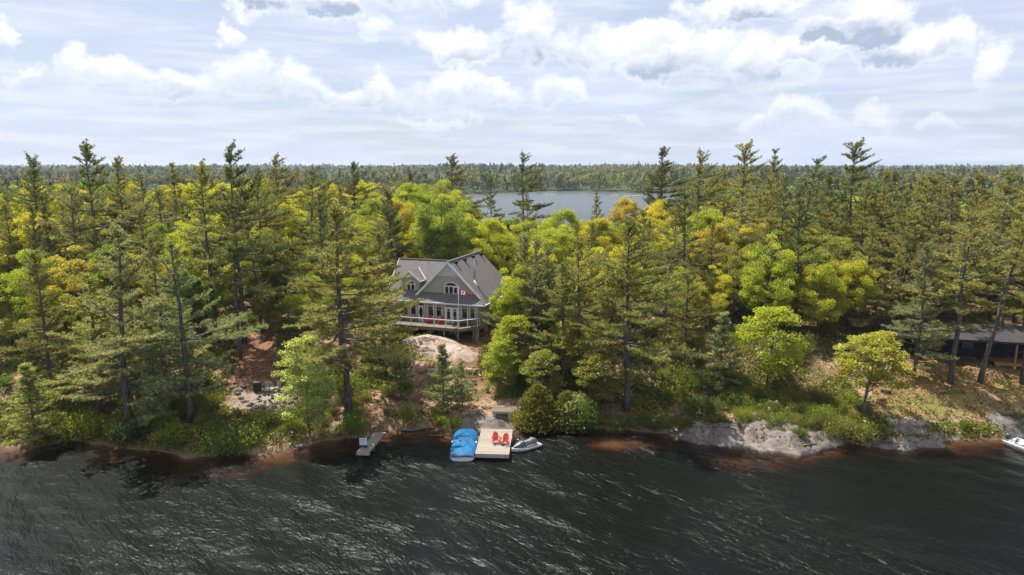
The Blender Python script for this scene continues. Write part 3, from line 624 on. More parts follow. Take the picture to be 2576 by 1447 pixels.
tree_px(PT, P_[5], (2391, 966), 540, PC['olive'], 'pine with a slim trunk in front of the black cottage', rz=.9, wide=1.2)
tree_px(PT, P_[5], (2466, 962), 520, PC['olive'], 'pine with a thick trunk leaning right in front of the black cottage', rz=-.4, lean=(.11, 0), wide=1.05)
tree_px(PT, P_[3], (2570, 965), 545, PC['olive'], 'pine at the right edge of the picture beside the cottage steps', rz=.2, wide=1.0)
tree_px(PT, P_[0], (1352, 908), 605, PC['grey'], 'soft grey-green pine nearest the right side of the house', rz=.7, wide=1.15)
tree_px(PT, P_[2], (1384, 932), 622, PC['grey'], 'second soft grey-green pine from the house, with a thin trunk', rz=2.7, wide=1.05)
tree_px(PT, P_[3], (1454, 975), 598, PC['olive'], 'pine with a dark trunk scarred white at its foot', rz=1.1, wide=1.05)
tree_px(PT, P_[0], (1577, 1036), 556, PC['olive'], 'large pine with a thick trunk near the water, right of the dock', rz=.4, wide=1.28)
tree_px(PT, P_[5], (1667, 938), 640, PC['dark'], 'dark-trunked pine uphill behind the large shoreline pine', rz=.9, wide=.95)
tree_px(PT, P_[6], (965, 893), 590, PC['olive'], 'pine whose branches hide the left end of the house', rz=1.4, wide=1.1)
tree_px(PT, P_[6], (1338, 940), 690, PC['grey'], 'low-branched pine overlapping the right wall of the house', rz=.2, wide=1.1)
tree_px(BT, B_[1], (1292, 900), 660, BC['lime'], 'lime-green tree hiding the right end of the house', rz=.6, wide=.8)
tree_px(PT, P_[2], (1720, 900), 640, PC['olive'], 'full pine on the slope behind the young bluish pine', rz=.6, wide=1.0)
tree_px(PT, P_[6], (130, 1000), 640, PC['olive'], 'leafy-branched pine between the left bank shrubs and the golden tree', rz=1.6, wide=1.1)
tree_px(PT, P_[6], (420, 960), 600, PC['olive'], 'pine filling the gap behind the slim bluish pine', rz=2.6, wide=1.0)
tree_px(PT, P_[2], (1530, 900), 650, PC['olive'], 'pine uphill between the scarred pine and the large shoreline pine', rz=1.9, wide=.95)
tree_px(PT, Y_[0], (1812, 978), 796, PC['blue'], 'young airy bluish pine above the grey ledges', rz=1.0, wide=1.25)
tree_px(PT, Y_[0], (1116, 1034), 874, PC['blue'], 'small pine with a thin trunk left of the dock rock, the taller of two', rz=.3, wide=1.25)
tree_px(PT, Y_[1], (1163, 1024), 912, PC['blue'], 'small pine with a bare lower trunk, the shorter of two by the dock rock', rz=1.7, wide=1.25)
tree_px(PT, Y_[0], (1010, 1000), 880, PC['grey'], 'low bushy pine under the big pine beside the granite outcrop', rz=2.0, wide=1.25)
tree_px(PT, Y_[0], (1600, 985), 890, PC['blue'], 'small bluish pine beside the trunk of the large shoreline pine', rz=.7, wide=1.2)
tree_px('cedar_tree', CEDAR[1], (1352, 1064), 968, (.21, .205, .04), 'dark ragged cedar overhanging the water right of the dock', 'tree', rz=.4, wide=1.3)
tree_px('cedar_tree', CEDAR[1], (1425, 1068), 985, (.23, .225, .05), 'low cedar at the waterline between cedar and pale-flowered shrub', 'tree', rz=2.2, wide=1.3)
tree_px(BT, S_[0], (1360, 1015), 880, BC['olive'], 'olive-green sapling rising behind the ragged cedar', rz=2.2, wide=1.3)
tree_px(BT, S_[2], (1262, 985), 850, BC['lime'], 'bushy lime sapling above the wooden platform', rz=.9, wide=1.5)
tree_px(BT, S_[0], (1500, 1030), 880, BC['olive'], 'thin olive sapling left of the trunk of the large shoreline pine', rz=1.9, wide=1.3)
tree_px(BT, S_[0], (1420, 960), 800, BC['yellow'], 'yellowish sapling among the soft grey-green pines', rz=2.9, wide=1.2)
tree_px(PT, P_[0], (1415, 985), 660, PC['olive'], 'broad low pine behind the cedars', rz=.9, wide=1.15)
tree_px(PT, P_[6], (1325, 888), 600, PC['grey'], 'grey-green pine rising just behind the right corner of the house', rz=2.9, wide=1.0)
for i, (u, y, v, k, c, lab) in enumerate([(1705, 96, 520, 1, 'olive', 'feathery pine below the broad-tiered skyline pine'), (1795, 92, 560, 0, 'olive', 'pine beside the low yellow tree, on its left'), (1868, 97, 500, 4, 'grey', 'slim pale pine beside the low yellow tree, on its right'), (1935, 90, 545, 1, 'olive', 'pine just left of the bleached snag, low in the stand'), (2085, 95, 500, 0, 'olive', 'pine just right of the bleached snag'), (1620, 98, 530, 3, 'olive', 'thin pine right above the large shoreline pine'), (760, 96, 560, 1, 'olive', 'pine left behind the big pine by the house'), (505, 95, 520, 4, 'grey', 'slim pine between the two tall left-hand pines'), (355, 92, 520, 1, 'olive', 'pine behind the broad dense pine on the left bank'), (1490, 98, 560, 1, 'olive', 'pine right below the small pine near the rocky islet')]):
    tree_far(PT, P_[k], u, y, v, PC[c], lab, rz=i * .9, wide=1.05)
tree_px('dead_tree', DEAD[0], (2052, 700), 498, (.5, .5, .5), 'bleached dead tree with bare branches among the right-hand pines', 'tree', rz=.5)
# --- leafy trees one can pick out
tree_far(BT, B_[3], 1138, 103, 462, BC['green'], 'tall leaning green tree directly behind the house', rz=.5, wide=1.0, lean=(-.10, 0))
tree_far(BT, B_[0], 1002, 116, 502, BC['gold'], 'round golden tree behind the left end of the house', rz=1.0, wide=.95)
tree_far(BT, B_[0], 1075, 108, 540, BC['yellow'], 'yellow-green tree between the round golden tree and the leaning green tree', rz=2.0)
tree_far(BT, B_[2], 1420, 112, 530, BC['lime'], 'wide lime-green tree in front of the back lake', rz=.2)
tree_far(BT, B_[1], 1292, 92, 690, BC['lime'], 'lime-green tree behind the right corner of the house', rz=.2, wide=1.1)
tree_px(BT, S_[0], (1290, 960), 790, BC['lime'], 'bright spreading sapling on the slope right of the house steps', rz=1.2, wide=1.0)
tree_far(BT, B_[0], 1575, 140, 498, BC['orange'], 'orange-tinged tree on the near shore of the back lake', rz=.4)
tree_far(BT, B_[2], 1660, 125, 505, BC['gold'], 'golden tree below the broad-tiered skyline pine', rz=1.4)
tree_far(BT, B_[0], 85, 92, 536, BC['gold'], 'large golden tree with a clumped crown at the far left', rz=.9, wide=1.1)
tree_far(BT, B_[2], 420, 124, 470, BC['yellow'], 'yellow-green crown between the left skyline pines', rz=2.9, wide=1.15)
tree_far(BT, B_[0], 705, 104, 508, BC['yellow'], 'broad yellow tree left of the big pine by the house', rz=2.2, wide=1.0)
tree_far(BT, B_[1], 1832, 90, 652, BC['yellow'], 'yellow tree low among the right-hand pines', rz=.8, wide=1.1)
tree_far(BT, B_[4], 1975, 85, 700, BC['orange'], 'orange-gold tree low on the right-hand slope', rz=.1, wide=1.1)
tree_far(BT, B_[1], 1655, 92, 690, BC['yellow'], 'yellow-green tree behind the large shoreline pine', rz=1.8)
tree_px(BT, S_[2], (781, 1098), 838, BC['pale'], 'pale-leaved young birch at the water edge below the fire pit', rz=.3, wide=1.12)
tree_px(BT, S_[0], (1928, 972), 768, BC['lime'], 'slender yellow-green sapling above the grey boulders', rz=1.2, wide=1.25)
tree_px(BT, S_[1], (2171, 1042), 832, (.47, .43, .075), 'small forked tree with olive-yellow leaves on the right shore', rz=.4, wide=1.2)
tree_px(BT, S_[1], (700, 870), 735, BC['olive'], 'olive-leaved small tree between the needle path and the big pine', rz=.2, wide=1.2)
tree_px(BT, S_[0], (30, 880), 690, BC['lime'], 'lime-green tree at the left edge of the picture', rz=2.0, wide=1.3)
tree_px(BT, S_[1], (150, 905), 745, BC['lime'], 'low lime-green tree in front of the sparse slanting pine', rz=1.0, wide=1.2)
# --- the rest of the wood, tree by tree
rs = np.random.RandomState(17); cnt = {'p': 0, 'b': 0}
def clear_of(x, y, r):
    return all((x - a) ** 2 + (y - b) ** 2 > (r + .0) ** 2 for a, b, _ in TREES)
def house_zone(x, y):
    lx = (x + 3.72) * math.cos(R(18)) - (y - 84.75) * math.sin(R(18)); ly = (x + 3.72) * math.sin(R(18)) + (y - 84.75) * math.cos(R(18))
    return -16.5 < lx < 3.0 and -22 < ly < 14
fills = []
for row, y0 in enumerate(np.r_[np.arange(79, 116, 4.8), np.arange(118, 182, 9.0)]):
    sp = 5.6 if y0 < 117 else 9.6
    for x0 in np.arange(-.80 * y0 - 6, .80 * y0 + 6, sp): fills.append((x0 + rs.uniform(-.42, .42) * sp + (row % 2) * sp / 2, y0 + rs.uniform(-1.8, 1.8)))
SIDE = ['left of the house', 'behind the house', 'right of the house']
for (x, y) in fills:
    tshore = y - float(shore_y(np.array([x]))[0])
    if house_zone(x, y) or tshore < 17 or not clear_of(x, y, 2.1): continue
    if 40 < x < 80 and 66 < y < 84: continue
    if abs(x + 29.5 + (y - 76) * .35) < 4.5 and y < 86: continue
    g = gz(x, y)
    if g < .8: continue
    u, _ = to_px((x, y, g + 10)); lake = 1180 < u < 1640; side = ('in the front rows ' if y < 96 else ('in the middle rows ' if y < 118 else 'far back by the lake ')) + (SIDE[0 if u < 960 else (1 if u < 1260 else 2)] if u < 1640 else ('below the broad-tiered skyline pine' if u < 2090 else 'above the black cottage')) if not (u < 480) else ('in the front rows ' if y < 96 else ('in the middle rows ' if y < 118 else 'far back by the lake ')) + 'at the far left'
    ispine = rs.rand() < (.28 if u < 1500 else (.42 if u < 2150 else .60))
    if lake: ispine = rs.rand() < .12
    hmax = on_y(u, 552 if lake else (520 if 780 < u < 1180 and y < 118 else 455), y)[2] - g
    if ispine:
        h = min(rs.uniform(13, 22), (on_y(u, rs.uniform(425, 500), y)[2] - g) if not lake else hmax)
        if h < 5: continue
        plant(PT, P_[rs.randint(6)], x, y, h, PC[rs.choice(['olive', 'dark', 'olive', 'grey'])], 'pine of the closed wood %s' % side, 'tree', 'wood pines %s' % side, rs.uniform(0, 6.28), rs.uniform(.75, 1.2), lean=(rs.normal(0, .03), rs.normal(0, .02))); cnt['p'] += 1
    else:
        h = min(rs.uniform(7.5, 13) + (4.5 if y > 125 and u < 1180 else 0), hmax)
        if h < 3: continue
        c = rs.choice(['yellow', 'lime', 'green', 'gold', 'orange', 'olive', 'lime', 'yellow', 'green', 'lime', 'yellow', 'yellow', 'green', 'lime', 'lime', 'yellow', 'lime', 'olive'])
        w_ = {'yellow': 'yellow-green', 'lime': 'lime-green', 'green': 'fresh green', 'gold': 'golden', 'orange': 'orange-tinged', 'olive': 'olive-green'}[c]
        plant(BT, B_[rs.randint(5)], x, y, h, BC[c], '%s leafy tree %s' % (w_, side), 'tree', '%s wood trees %s' % (w_, side), rs.uniform(0, 6.28), rs.uniform(.9, 1.2)); cnt['b'] += 1
print('fill', cnt)
# ------------------------------------------------------------------ building materials
def m_siding(name, col, gap=.14):
    m, t, out = material(name); uv = t.new('ShaderNodeUVMap').outputs[0]; x, y, _ = t.sep(uv)
    f = t.math('FRACT', t.math('DIVIDE', y, gap)); n = t.noise(t.vec('MULTIPLY', uv, (1, 6, 1)), 2.0, 4)
    row = t.math('FLOOR', t.math('DIVIDE', y, gap)); wn = t.new('ShaderNodeTexWhiteNoise', noise_dimensions='1D'); t.put(wn.inputs['W'], row)
    c = t.mix(t.remap(n, .3, .7), tuple(v * .92 for v in col), tuple(v * 1.06 for v in col)); c = t.mix(t.math('MULTIPLY', wn.outputs[0], .12), c, tuple(v * .7 for v in col))
    principled(t, out, c, .6, t.bump(f, 1.0, .03), spec=.25); return m
def m_shingle(name):
    m, t, out = material(name); uv = t.new('ShaderNodeUVMap').outputs[0]
    b = t.new('ShaderNodeTexBrick', offset=.5); t.put(b.inputs['Vector'], uv); b.inputs['Scale'].default_value = 1.0
    b.inputs['Brick Width'].default_value = .34; b.inputs['Row Height'].default_value = .15; b.inputs['Mortar Size'].default_value = .010; b.inputs['Bias'].default_value = .0
    b.inputs['Color1'].default_value = (.155, .140, .142, 1); b.inputs['Color2'].default_value = (.235, .212, .212, 1); b.inputs['Mortar'].default_value = (.075, .062, .06, 1)
    n = t.noise(uv, .35, 6, .7); n2 = t.noise(uv, 30.0, 2)
    c = t.mix(t.remap(n, .35, .65, 0, .6), b.outputs[0], (.15, .135, .13)); c = t.mix(t.remap(n2, .3, .7, 0, .3), c, (.10, .085, .08))
    principled(t, out, c, .9, t.bump(b.outputs['Fac'], -.5, .012), spec=.2); return m
def m_glass(name, tintc=(.9, .95, .95), dirty=0.0):
    m, t, out = material(name); tr = t.new('ShaderNodeBsdfTransparent'); tr.inputs[0].default_value = (*tintc, 1)
    g = t.new('ShaderNodeBsdfGlossy'); g.inputs['Roughness'].default_value = .02; fr = t.new('ShaderNodeFresnel'); fr.inputs[0].default_value = 1.55
    mx = t.new('ShaderNodeMixShader'); t.l.new(t.math('MULTIPLY_ADD', fr.outputs[0], 1.3, .02, True), mx.inputs[0]); t.l.new(tr.outputs[0], mx.inputs[1]); t.l.new(g.outputs[0], mx.inputs[2])
    t.l.new(mx.outputs[0], out.inputs[0]); return m
def m_planks(name, col, wd=.14):
    m, t, out = material(name); uv = t.new('ShaderNodeUVMap').outputs[0]; x, y, _ = t.sep(uv); q = t.math('DIVIDE', y, wd); f = t.math('FRACT', q)
    wn = t.new('ShaderNodeTexWhiteNoise', noise_dimensions='1D'); t.put(wn.inputs['W'], t.math('FLOOR', q)); g = t.noise(t.vec('MULTIPLY', uv, (1, 18, 1)), 1.5, 4)
    c = t.mix(wn.outputs[0], tuple(v * .75 for v in col), tuple(v * 1.15 for v in col)); c = t.mix(t.remap(g, .35, .7, 0, .5), c, tuple(v * .6 for v in col))
    gap = t.math('LESS_THAN', f, .07); c = t.mix(gap, c, (.03, .025, .02)); principled(t, out, c, .8, t.bump(t.math('SUBTRACT', 1.0, gap), .6, .02), spec=.2); return m
def m_rock(name, c0, c1, lich=.5, crack=1.0):
    m, t, out = material(name); tc = t.new('ShaderNodeTexCoord').outputs['Object']
    n = t.noise(tc, .55, 6, .62, .5); n2 = t.noise(tc, 5.0, 5, .7); n3 = t.noise(tc, 1.7, 5, .7, .8)
    vo = t.new('ShaderNodeTexVoronoi', feature='DISTANCE_TO_EDGE'); t.put(vo.inputs['Vector'], t.vec('ADD', tc, t.xyz(t.math('MULTIPLY', n3, 3.2), t.math('MULTIPLY', n, 3.0), t.math('MULTIPLY', n2, .6)))); vo.inputs['Scale'].default_value = .38
    ck = t.remap(vo.outputs['Distance'], 0, .020, 1, 0)
    c = t.mix(t.remap(n, .3, .7), c0, c1); c = t.mix(t.remap(n2, .45, .75, 0, .5), c, tuple(v * .5 for v in c0)); c = t.mix(t.math('MULTIPLY', t.remap(n3, .52, .7), lich), c, (.075, .072, .066))
    c = t.mix(t.math('MULTIPLY', ck, .8 * crack), c, (.03, .026, .022))
    h = t.math('SUBTRACT', t.math('ADD', t.math('MULTIPLY', n2, .5), n3), t.math('MULTIPLY', ck, .8 * crack)); principled(t, out, c, .85, t.bump(h, .75, .08), spec=.2); return m
M['siding'] = m_siding('beige_siding', (.47, .435, .375)); M['shingle'] = m_shingle('roof_shingle'); M['glass'] = m_glass('window_glass')
M['scallop'] = m_siding('white_scallop', (.68, .69, .70), .09); M['deck'] = m_planks('deck_boards', (.26, .215, .18)); M['dkwood'] = m_wood('weathered_wood', (.20, .15, .115), grey=.35)
M['dock'] = m_wood('dock_wood', (.42, .355, .295), grey=.5); M['docktrim'] = m_wood('pale_trim_wood', (.50, .44, .36), grey=.3); M['newwood'] = m_wood('fresh_timber', (.42, .215, .075), grey=.0)
M['room'] = m_plain('dim_room', (.16, .13, .10), .8, var=.3, scale=1.5); M['red'] = m_plain('red_plastic', (.62, .030, .018), .4, var=.08, scale=3); M['metal'] = m_plain('steel', (.42, .40, .37), .3, 1.0, .15)
M['dark'] = m_plain('black_paint', (.018, .018, .02), .5, var=.2); M['concrete'] = m_plain('concrete', (.42, .40, .37), .9, var=.2, bump=.3)
M['wicker'] = m_plain('wicker', (.33, .22, .12), .8, var=.25, scale=30, bump=.4); M['sling'] = m_plain('grey_sling', (.36, .35, .32), .7, var=.1); M['greencloth'] = m_plain('sage_cushion', (.17, .20, .13), .8, var=.15)
M['pink'] = m_rock('pink_granite', (.36, .255, .205), (.47, .375, .315), .35); M['grey'] = m_rock('grey_granite', (.115, .096, .083), (.27, .232, .205), .7, .9)

HR = R(-18); HX, HY = -3.72, 84.75
house = thing('house', 'beige sided house with brown shingle roof, big front gable and dormer', 'house', (HX, HY, 0), HR)
ZF, ZE, ZP, UG = 6.5, 9.2, 14.45, 4.85
XL, XR, YB = -13.0, -.7, 9.0
WIN = [(-12.48, -11.68, 7.06), (-11.33, -10.44, 7.06), (-10.13, -9.26, 7.06), (-9.02, -8.06, ZF), (-7.67, -6.77, 7.1), (-6.48, -5.58, 7.1), (-5.2, -3.32, ZF), (-2.95, -2.05, 7.15), (-1.78, -.98, 7.15)]
ZT = 8.92
fw = MB(); xs = [XL] + [v for a in WIN for v in a[:2]] + [XR]
for i in range(0, len(xs), 2): fw.box(xs[i], 0, 5.95, xs[i + 1], .15, 9.35)
for a, b, zb in WIN:
    fw.box(a, 0, 5.95, b, .15, zb); fw.box(a, 0, ZT, b, .15, 9.35)
fw.build('front_wall', M['siding'], house)
rw = MB(); RWIN = [(.55, 1.25, 7.2, 8.85), (3.1, 3.7, 7.4, 8.7)]
ys = [.15] + [v for a in RWIN for v in a[:2]] + [11.3]
for i in range(0, len(ys), 2): rw.box(XR - .15, ys[i], 5.7, XR, ys[i + 1], 9.6)
for a, b, zb, zt in RWIN: rw.box(XR - .15, a, 5.7, XR, b, zb); rw.box(XR - .15, a, zt, XR, b, 9.6)
rw.build('side_wall', M['siding'], house)
lw = MB(); lw.prism([(XL, .15, 5.95), (XL, .15, 9.6), (XL, 4.3, 13.75), (XL, 8.85, 9.6), (XL, 8.85, 5.95)], (.15, 0, 0)); lw.build('side_wall', M['siding'], house)
bw = MB(); bw.box(XL, 8.85, 5.95, -9.9, 9.0, 9.5).box(-9.9, 8.85, 5.7, -9.75, 11.5, 9.5)
bw.prism([(-9.75, 11.4, 5.7), (-9.75, 11.4, 9.5), (-UG, 11.4, ZP - .2), (XR, 11.4, 9.9), (XR, 11.4, 5.7)], (0, .12, 0)); bw.build('back_wall', M['siding'], house)
fl = MB(); fl.box(XL + .15, .15, 5.9, XR - .15, 8.8, ZF); fl.build('floor', M['room'], house)
pt_ = MB(); pt_.box(XL + .2, 4.2, ZF + .003, XR - .2, 4.35, 9.3); pt_.box(XL + .2, .2, 9.31, XR - .2, 8.7, 9.36); pt_.build('partition', M['room'], house)
def window(x0, x1, zb, zt, grille=True, door=False):
    f = MB(); w_ = .075; y0, y1 = -.05, .1
    f.box(x0, y0, zb, x0 + w_, y1, zt).box(x1 - w_, y0, zb, x1, y1, zt).box(x0 + w_, y0, zt - w_, x1 - w_, y1, zt).box(x0 + w_, y0, zb, x1 - w_, y1, zb + w_)
    if grille: f.box(x0 + w_, y0 + .01, zt - .42, x1 - w_, y1 - .01, zt - .34)
    o = f.build('window', M['white'], house)
    g = MB(); g.box(x0 + w_, .035, zb + w_, x1 - w_, .045, zt - w_ if not grille else zt - .42); g.build('pane', M['glass'], o)
    if grille:
        g = MB(); g.box(x0 + w_, .035, zt - .34, x1 - w_, .045, zt - w_); g.build('transom_pane', M['glass'], o)
        n = 4 if x1 - x0 < 1.2 else 8; b = MB()
        for i in range(1, n): xx = x0 + w_ + (x1 - x0 - 2 * w_) * i / n; b.box(xx - .018, -.0, zt - .34, xx + .018, .03, zt - w_)
        b.build('grille', M['white'], o)
    return o
for i, (a, b, zb) in enumerate(WIN):
    if i in (3, 6): continue
    window(a, b, zb, ZT)
# french doors: frame, transom and two glazed leaves
a, b, zb = WIN[6]; fr = MB(); fr.box(a, -.05, zb, a + .08, .1, ZT).box(b - .08, -.05, zb, b, .1, ZT).box(a + .08, -.05, ZT - .07, b - .08, .1, ZT).box(a + .08, -.04, ZT - .42, b - .08, .1, ZT - .34)
fd = fr.build('french_door', M['white'], house); g = MB(); g.box(a + .08, .03, ZT - .34, b - .08, .04, ZT - .07); g.build('transom_pane', M['glass'], fd)
gr = MB()
for i in range(1, 8): xx = a + .08 + (b - a - .16) * i / 8; gr.box(xx - .018, 0, ZT - .34, xx + .018, .028, ZT - .07)
gr.build('grille', M['white'], fd)
for x0, x1 in ((a + .08, (a + b) / 2 - .01), ((a + b) / 2 + .01, b - .08)):
    d = MB(); d.box(x0, -.01, zb, x0 + .2, .06, ZT - .43).box(x1 - .2, -.01, zb, x1, .06, ZT - .43).box(x0 + .2, -.01, zb, x1 - .2, .06, zb + .28).box(x0 + .2, -.01, ZT - .60, x1 - .2, .06, ZT - .43).box(x0 + .2, 0, 8.02, x1 - .2, .05, 8.07)
    o = d.build('door_leaf', M['white'], fd); g = MB(); g.box(x0 + .2, .02, zb + .28, x1 - .2, .03, ZT - .60); g.build('pane', M['glass'], fd)
hd = MB(); hd.box(-4.20, -.06, 7.45, -4.16, -.01, 7.62); hd.build('door_handle', M['metal'], fd)
# screen door, ajar, with an oval pane above a white panel
a, b, zb = WIN[3]; fr = MB(); fr.box(a, -.05, zb, a + .07, .1, ZT).box(b - .07, -.05, zb, b, .1, ZT).box(a + .07, -.05, ZT - .07, b - .07, .1, ZT).box(a + .07, -.04, ZT - .42, b - .07, .1, ZT - .34)
sd = fr.build('screen_door', M['white'], house); g = MB(); g.box(a + .07, .03, ZT - .34, b - .07, .04, ZT - .07); g.build('transom_pane', M['glass'], sd)
lf = MB(); wd = b - a - .16; hh = ZT - .45 - zb; n = 28; rect = []; oval = []
for k in range(n):
    th = 2 * math.pi * k / n; cx, cz = wd / 2, hh * .60; ox, oz = cx + wd * .41 * math.cos(th), cz + hh * .36 * math.sin(th)
    s = 1 / max(abs(math.cos(th)) / (wd / 2), abs(math.sin(th)) / (hh * .40)); rect.append((cx + s * math.cos(th), 0, cz + s * math.sin(th))); oval.append((ox, 0, oz))
lf.add(rect + oval, [(k, (k + 1) % n, n + (k + 1) % n, n + k) for k in range(n)])
lf.add([(x, .04, z) for x, _, z in rect + oval], [(k, n + k, n + (k + 1) % n, (k + 1) % n) for k in range(n)]); lf.box(0, 0, 0, wd, .04, hh * .2)
leaf = lf.build('door_leaf', M['white'], sd, (a + .08, -.02, zb)); leaf.rotation_euler = (0, 0, R(-14))
g = MB(); g.add([(x, .02, z) for x, _, z in oval], [tuple(range(n))]); o = g.build('screen_mesh', M['dark'], sd, (a + .08, -.02, zb)); o.rotation_euler = (0, 0, R(-14))
# side windows
for ya, yb, zb, zt in RWIN:
    f = MB(); f.box(XR - .1, ya, zb, XR + .05, ya + .07, zt).box(XR - .1, yb - .07, zb, XR + .05, yb, zt).box(XR - .1, ya + .07, zt - .07, XR + .05, yb - .07, zt).box(XR - .1, ya + .07, zb, XR + .05, yb - .07, zb + .07)
    o = f.build('window', M['white'], house); g = MB(); g.box(XR - .05, ya + .07, zb + .07, XR - .04, yb - .07, zt - .07); g.build('pane', M['glass'], o)
# roof planes
def roof(poly, name='roof'):
    p = MB(); p.prism(poly, (0, 0, -.13)); return p.build(name, M['shingle'], house)
XE = .4; LX = -13.7; RY = 4.3; Z0 = ZE + .1
def zf_(y): return ZE + (y + .5)
hipt = (XE - (RY + .5), RY, zf_(RY)); vy = .2; yE = 12.0
xr_v = XE - (vy + .5); xl_v = -2 * UG - xr_v
roof([(LX, -.5, ZE), (XE, -.5, ZE), (XE - 2.2, 1.7, zf_(1.7)), (-2 * UG - (XE - 2.2), 1.7, zf_(1.7)), (-UG - (ZP - zf_(RY)), RY, zf_(RY)), (LX, RY, zf_(RY))])
roof([(XE, -.5, ZE), (XE, yE, ZE), (-UG, yE, ZP), (-UG, vy, ZP), (xr_v, vy, zf_(vy))])
roof([(-UG, vy, ZP), (-UG, yE, ZP), (-2 * UG - XE, yE, ZE), (-2 * UG - XE, RY + (RY + .5), ZE), (-UG - (ZP - zf_(RY)), RY, zf_(RY)), (xl_v, vy, zf_(vy))])
roof([(LX, RY, zf_(RY)), (-UG - (ZP - zf_(RY)), RY, zf_(RY)), (-2 * UG - XE, RY + RY + .5, ZE), (LX, RY + RY + .5, ZE)])
rc = MB()
for p, q in (((LX, RY, zf_(RY) + .02), (-UG - .4, RY, zf_(RY) + .02)), ((-UG, vy - .02, ZP + .02), (-UG, yE, ZP + .02)), ((XE, -.5, ZE + .02), (xr_v, vy, zf_(vy) + .02))): rc.bar(p, q, .28, .05)
rc.build('ridge_cap', M['shingle'], house)
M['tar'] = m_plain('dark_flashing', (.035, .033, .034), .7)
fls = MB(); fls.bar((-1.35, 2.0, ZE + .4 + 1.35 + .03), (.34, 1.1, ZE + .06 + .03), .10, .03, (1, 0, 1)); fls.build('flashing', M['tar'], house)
# gable front, white scalloped top, arched window
gy = .6
gw = MB(); ax, ar, az0, azs = -4.53, .93, 10.15, 11.22
zl0 = zf_(gy) - .05; half = ZP - .2 - zl0
pts = [(-UG - half, gy, zl0), (ax - ar, gy, zl0), (ax - ar, gy, azs)] + [(ax + ar * math.cos(t_), gy, azs + .52 * math.sin(t_)) for t_ in np.linspace(math.pi, 0, 13)][1:-1] + [(ax + ar, gy, azs), (ax + ar, gy, zl0), (-UG + half, gy, zl0)]
zt_ = 12.55; hw_ = ZP - .2 - zt_
# wall as two halves round the opening so that every face is simple
arcL = [(ax + ar * math.cos(t_), gy, azs + .52 * math.sin(t_)) for t_ in np.linspace(math.pi, math.pi / 2, 7)]; arcR = [(ax + ar * math.cos(t_), gy, azs + .52 * math.sin(t_)) for t_ in np.linspace(math.pi / 2, 0, 7)]
gw.prism([(-UG - half, gy, zl0), (ax - ar, gy, zl0)] + arcL + [(ax, gy, zt_), (-UG - hw_, gy, zt_)], (0, .12, 0)); gw.prism([(ax, gy, zt_)] + arcR + [(ax + ar, gy, zl0), (-UG + half, gy, zl0), (-UG + hw_, gy, zt_)], (0, .12, 0))
gw.build('gable_wall', M['siding'], house)
gs = MB(); gs.prism([(-UG - hw_, gy - .05, zt_), (-UG + hw_, gy - .05, zt_), (-UG, gy - .05, ZP - .2)], (0, .14, 0))
for k in range(15): xx = -UG - hw_ + .12 + k * (2 * hw_ - .24) / 14; gs.box(xx - .07, gy - .045, zt_ - .07, xx + .07, gy - .005, zt_)
gs.build('gable_trim', M['scallop'], house)
def arched(cx, r, zb, zs, rise, y, n_lights, parent, open_last=False):
    f = MB(); w_ = .09; ya, yb = y - .07, y + .08
    f.box(cx - r, ya, zb, cx - r + w_, yb, zs).box(cx + r - w_, ya, zb, cx + r, yb, zs).box(cx - r + w_, ya, zb, cx + r - w_, yb, zb + w_).box(cx - r + w_, ya, zs - .05, cx + r - w_, yb, zs + .05)
    for i in range(1, n_lights): xx = cx - r + 2 * r * i / n_lights; f.box(xx - .05, ya + .005, zb + w_, xx + .05, yb, zs - .05)
    th = np.linspace(0, math.pi, 15)
    for a_, b_ in zip(th[:-1], th[1:]):
        q = [(cx + (r - s) * math.cos(t_), ya, zs + (rise - s) * math.sin(t_)) for t_, s in ((a_, 0), (b_, 0), (b_, w_), (a_, w_))]; f.prism(q[::-1], (0, .15, 0))
    o = f.build('window', M['white'], parent)
    g = MB(); g.box(cx - r + w_, y + .01, zb + w_, cx + r - w_, y + .02, zs - .05); g.build('pane', M['glass'], o)
    g = MB(); g.add([(cx + (r - w_) * math.cos(t_), y + .01, zs + .05 + (rise - .05 - w_) * math.sin(t_)) for t_ in th], [tuple(range(15))[::-1]]); g.build('arch_pane', M['glass'], o)
    bk = MB(); bk.box(cx - r, y + .55, zb - .1, cx + r, y + .6, zs + rise); bk.build('back_panel', M['room'], o)  # plain panel set back behind the panes, in the dim room colour
    if open_last:
        s = MB(); x1 = 2 * r / n_lights - .06; z0, z1 = zb + .1, zs - .06
        s.box(0, 0, z0, .06, .04, z1).box(x1 - .06, 0, z0, x1, .04, z1).box(.06, 0, z0, x1 - .06, .04, z0 + .06).box(.06, 0, z1 - .06, x1 - .06, .04, z1)
        so = s.build('open_sash', M['white'], o, (cx + r - .02, y - .09, 0)); so.rotation_euler = (0, 0, R(180 + 18))
    return o
arched(ax, ar, az0, azs, .52, gy, 3, house, True)
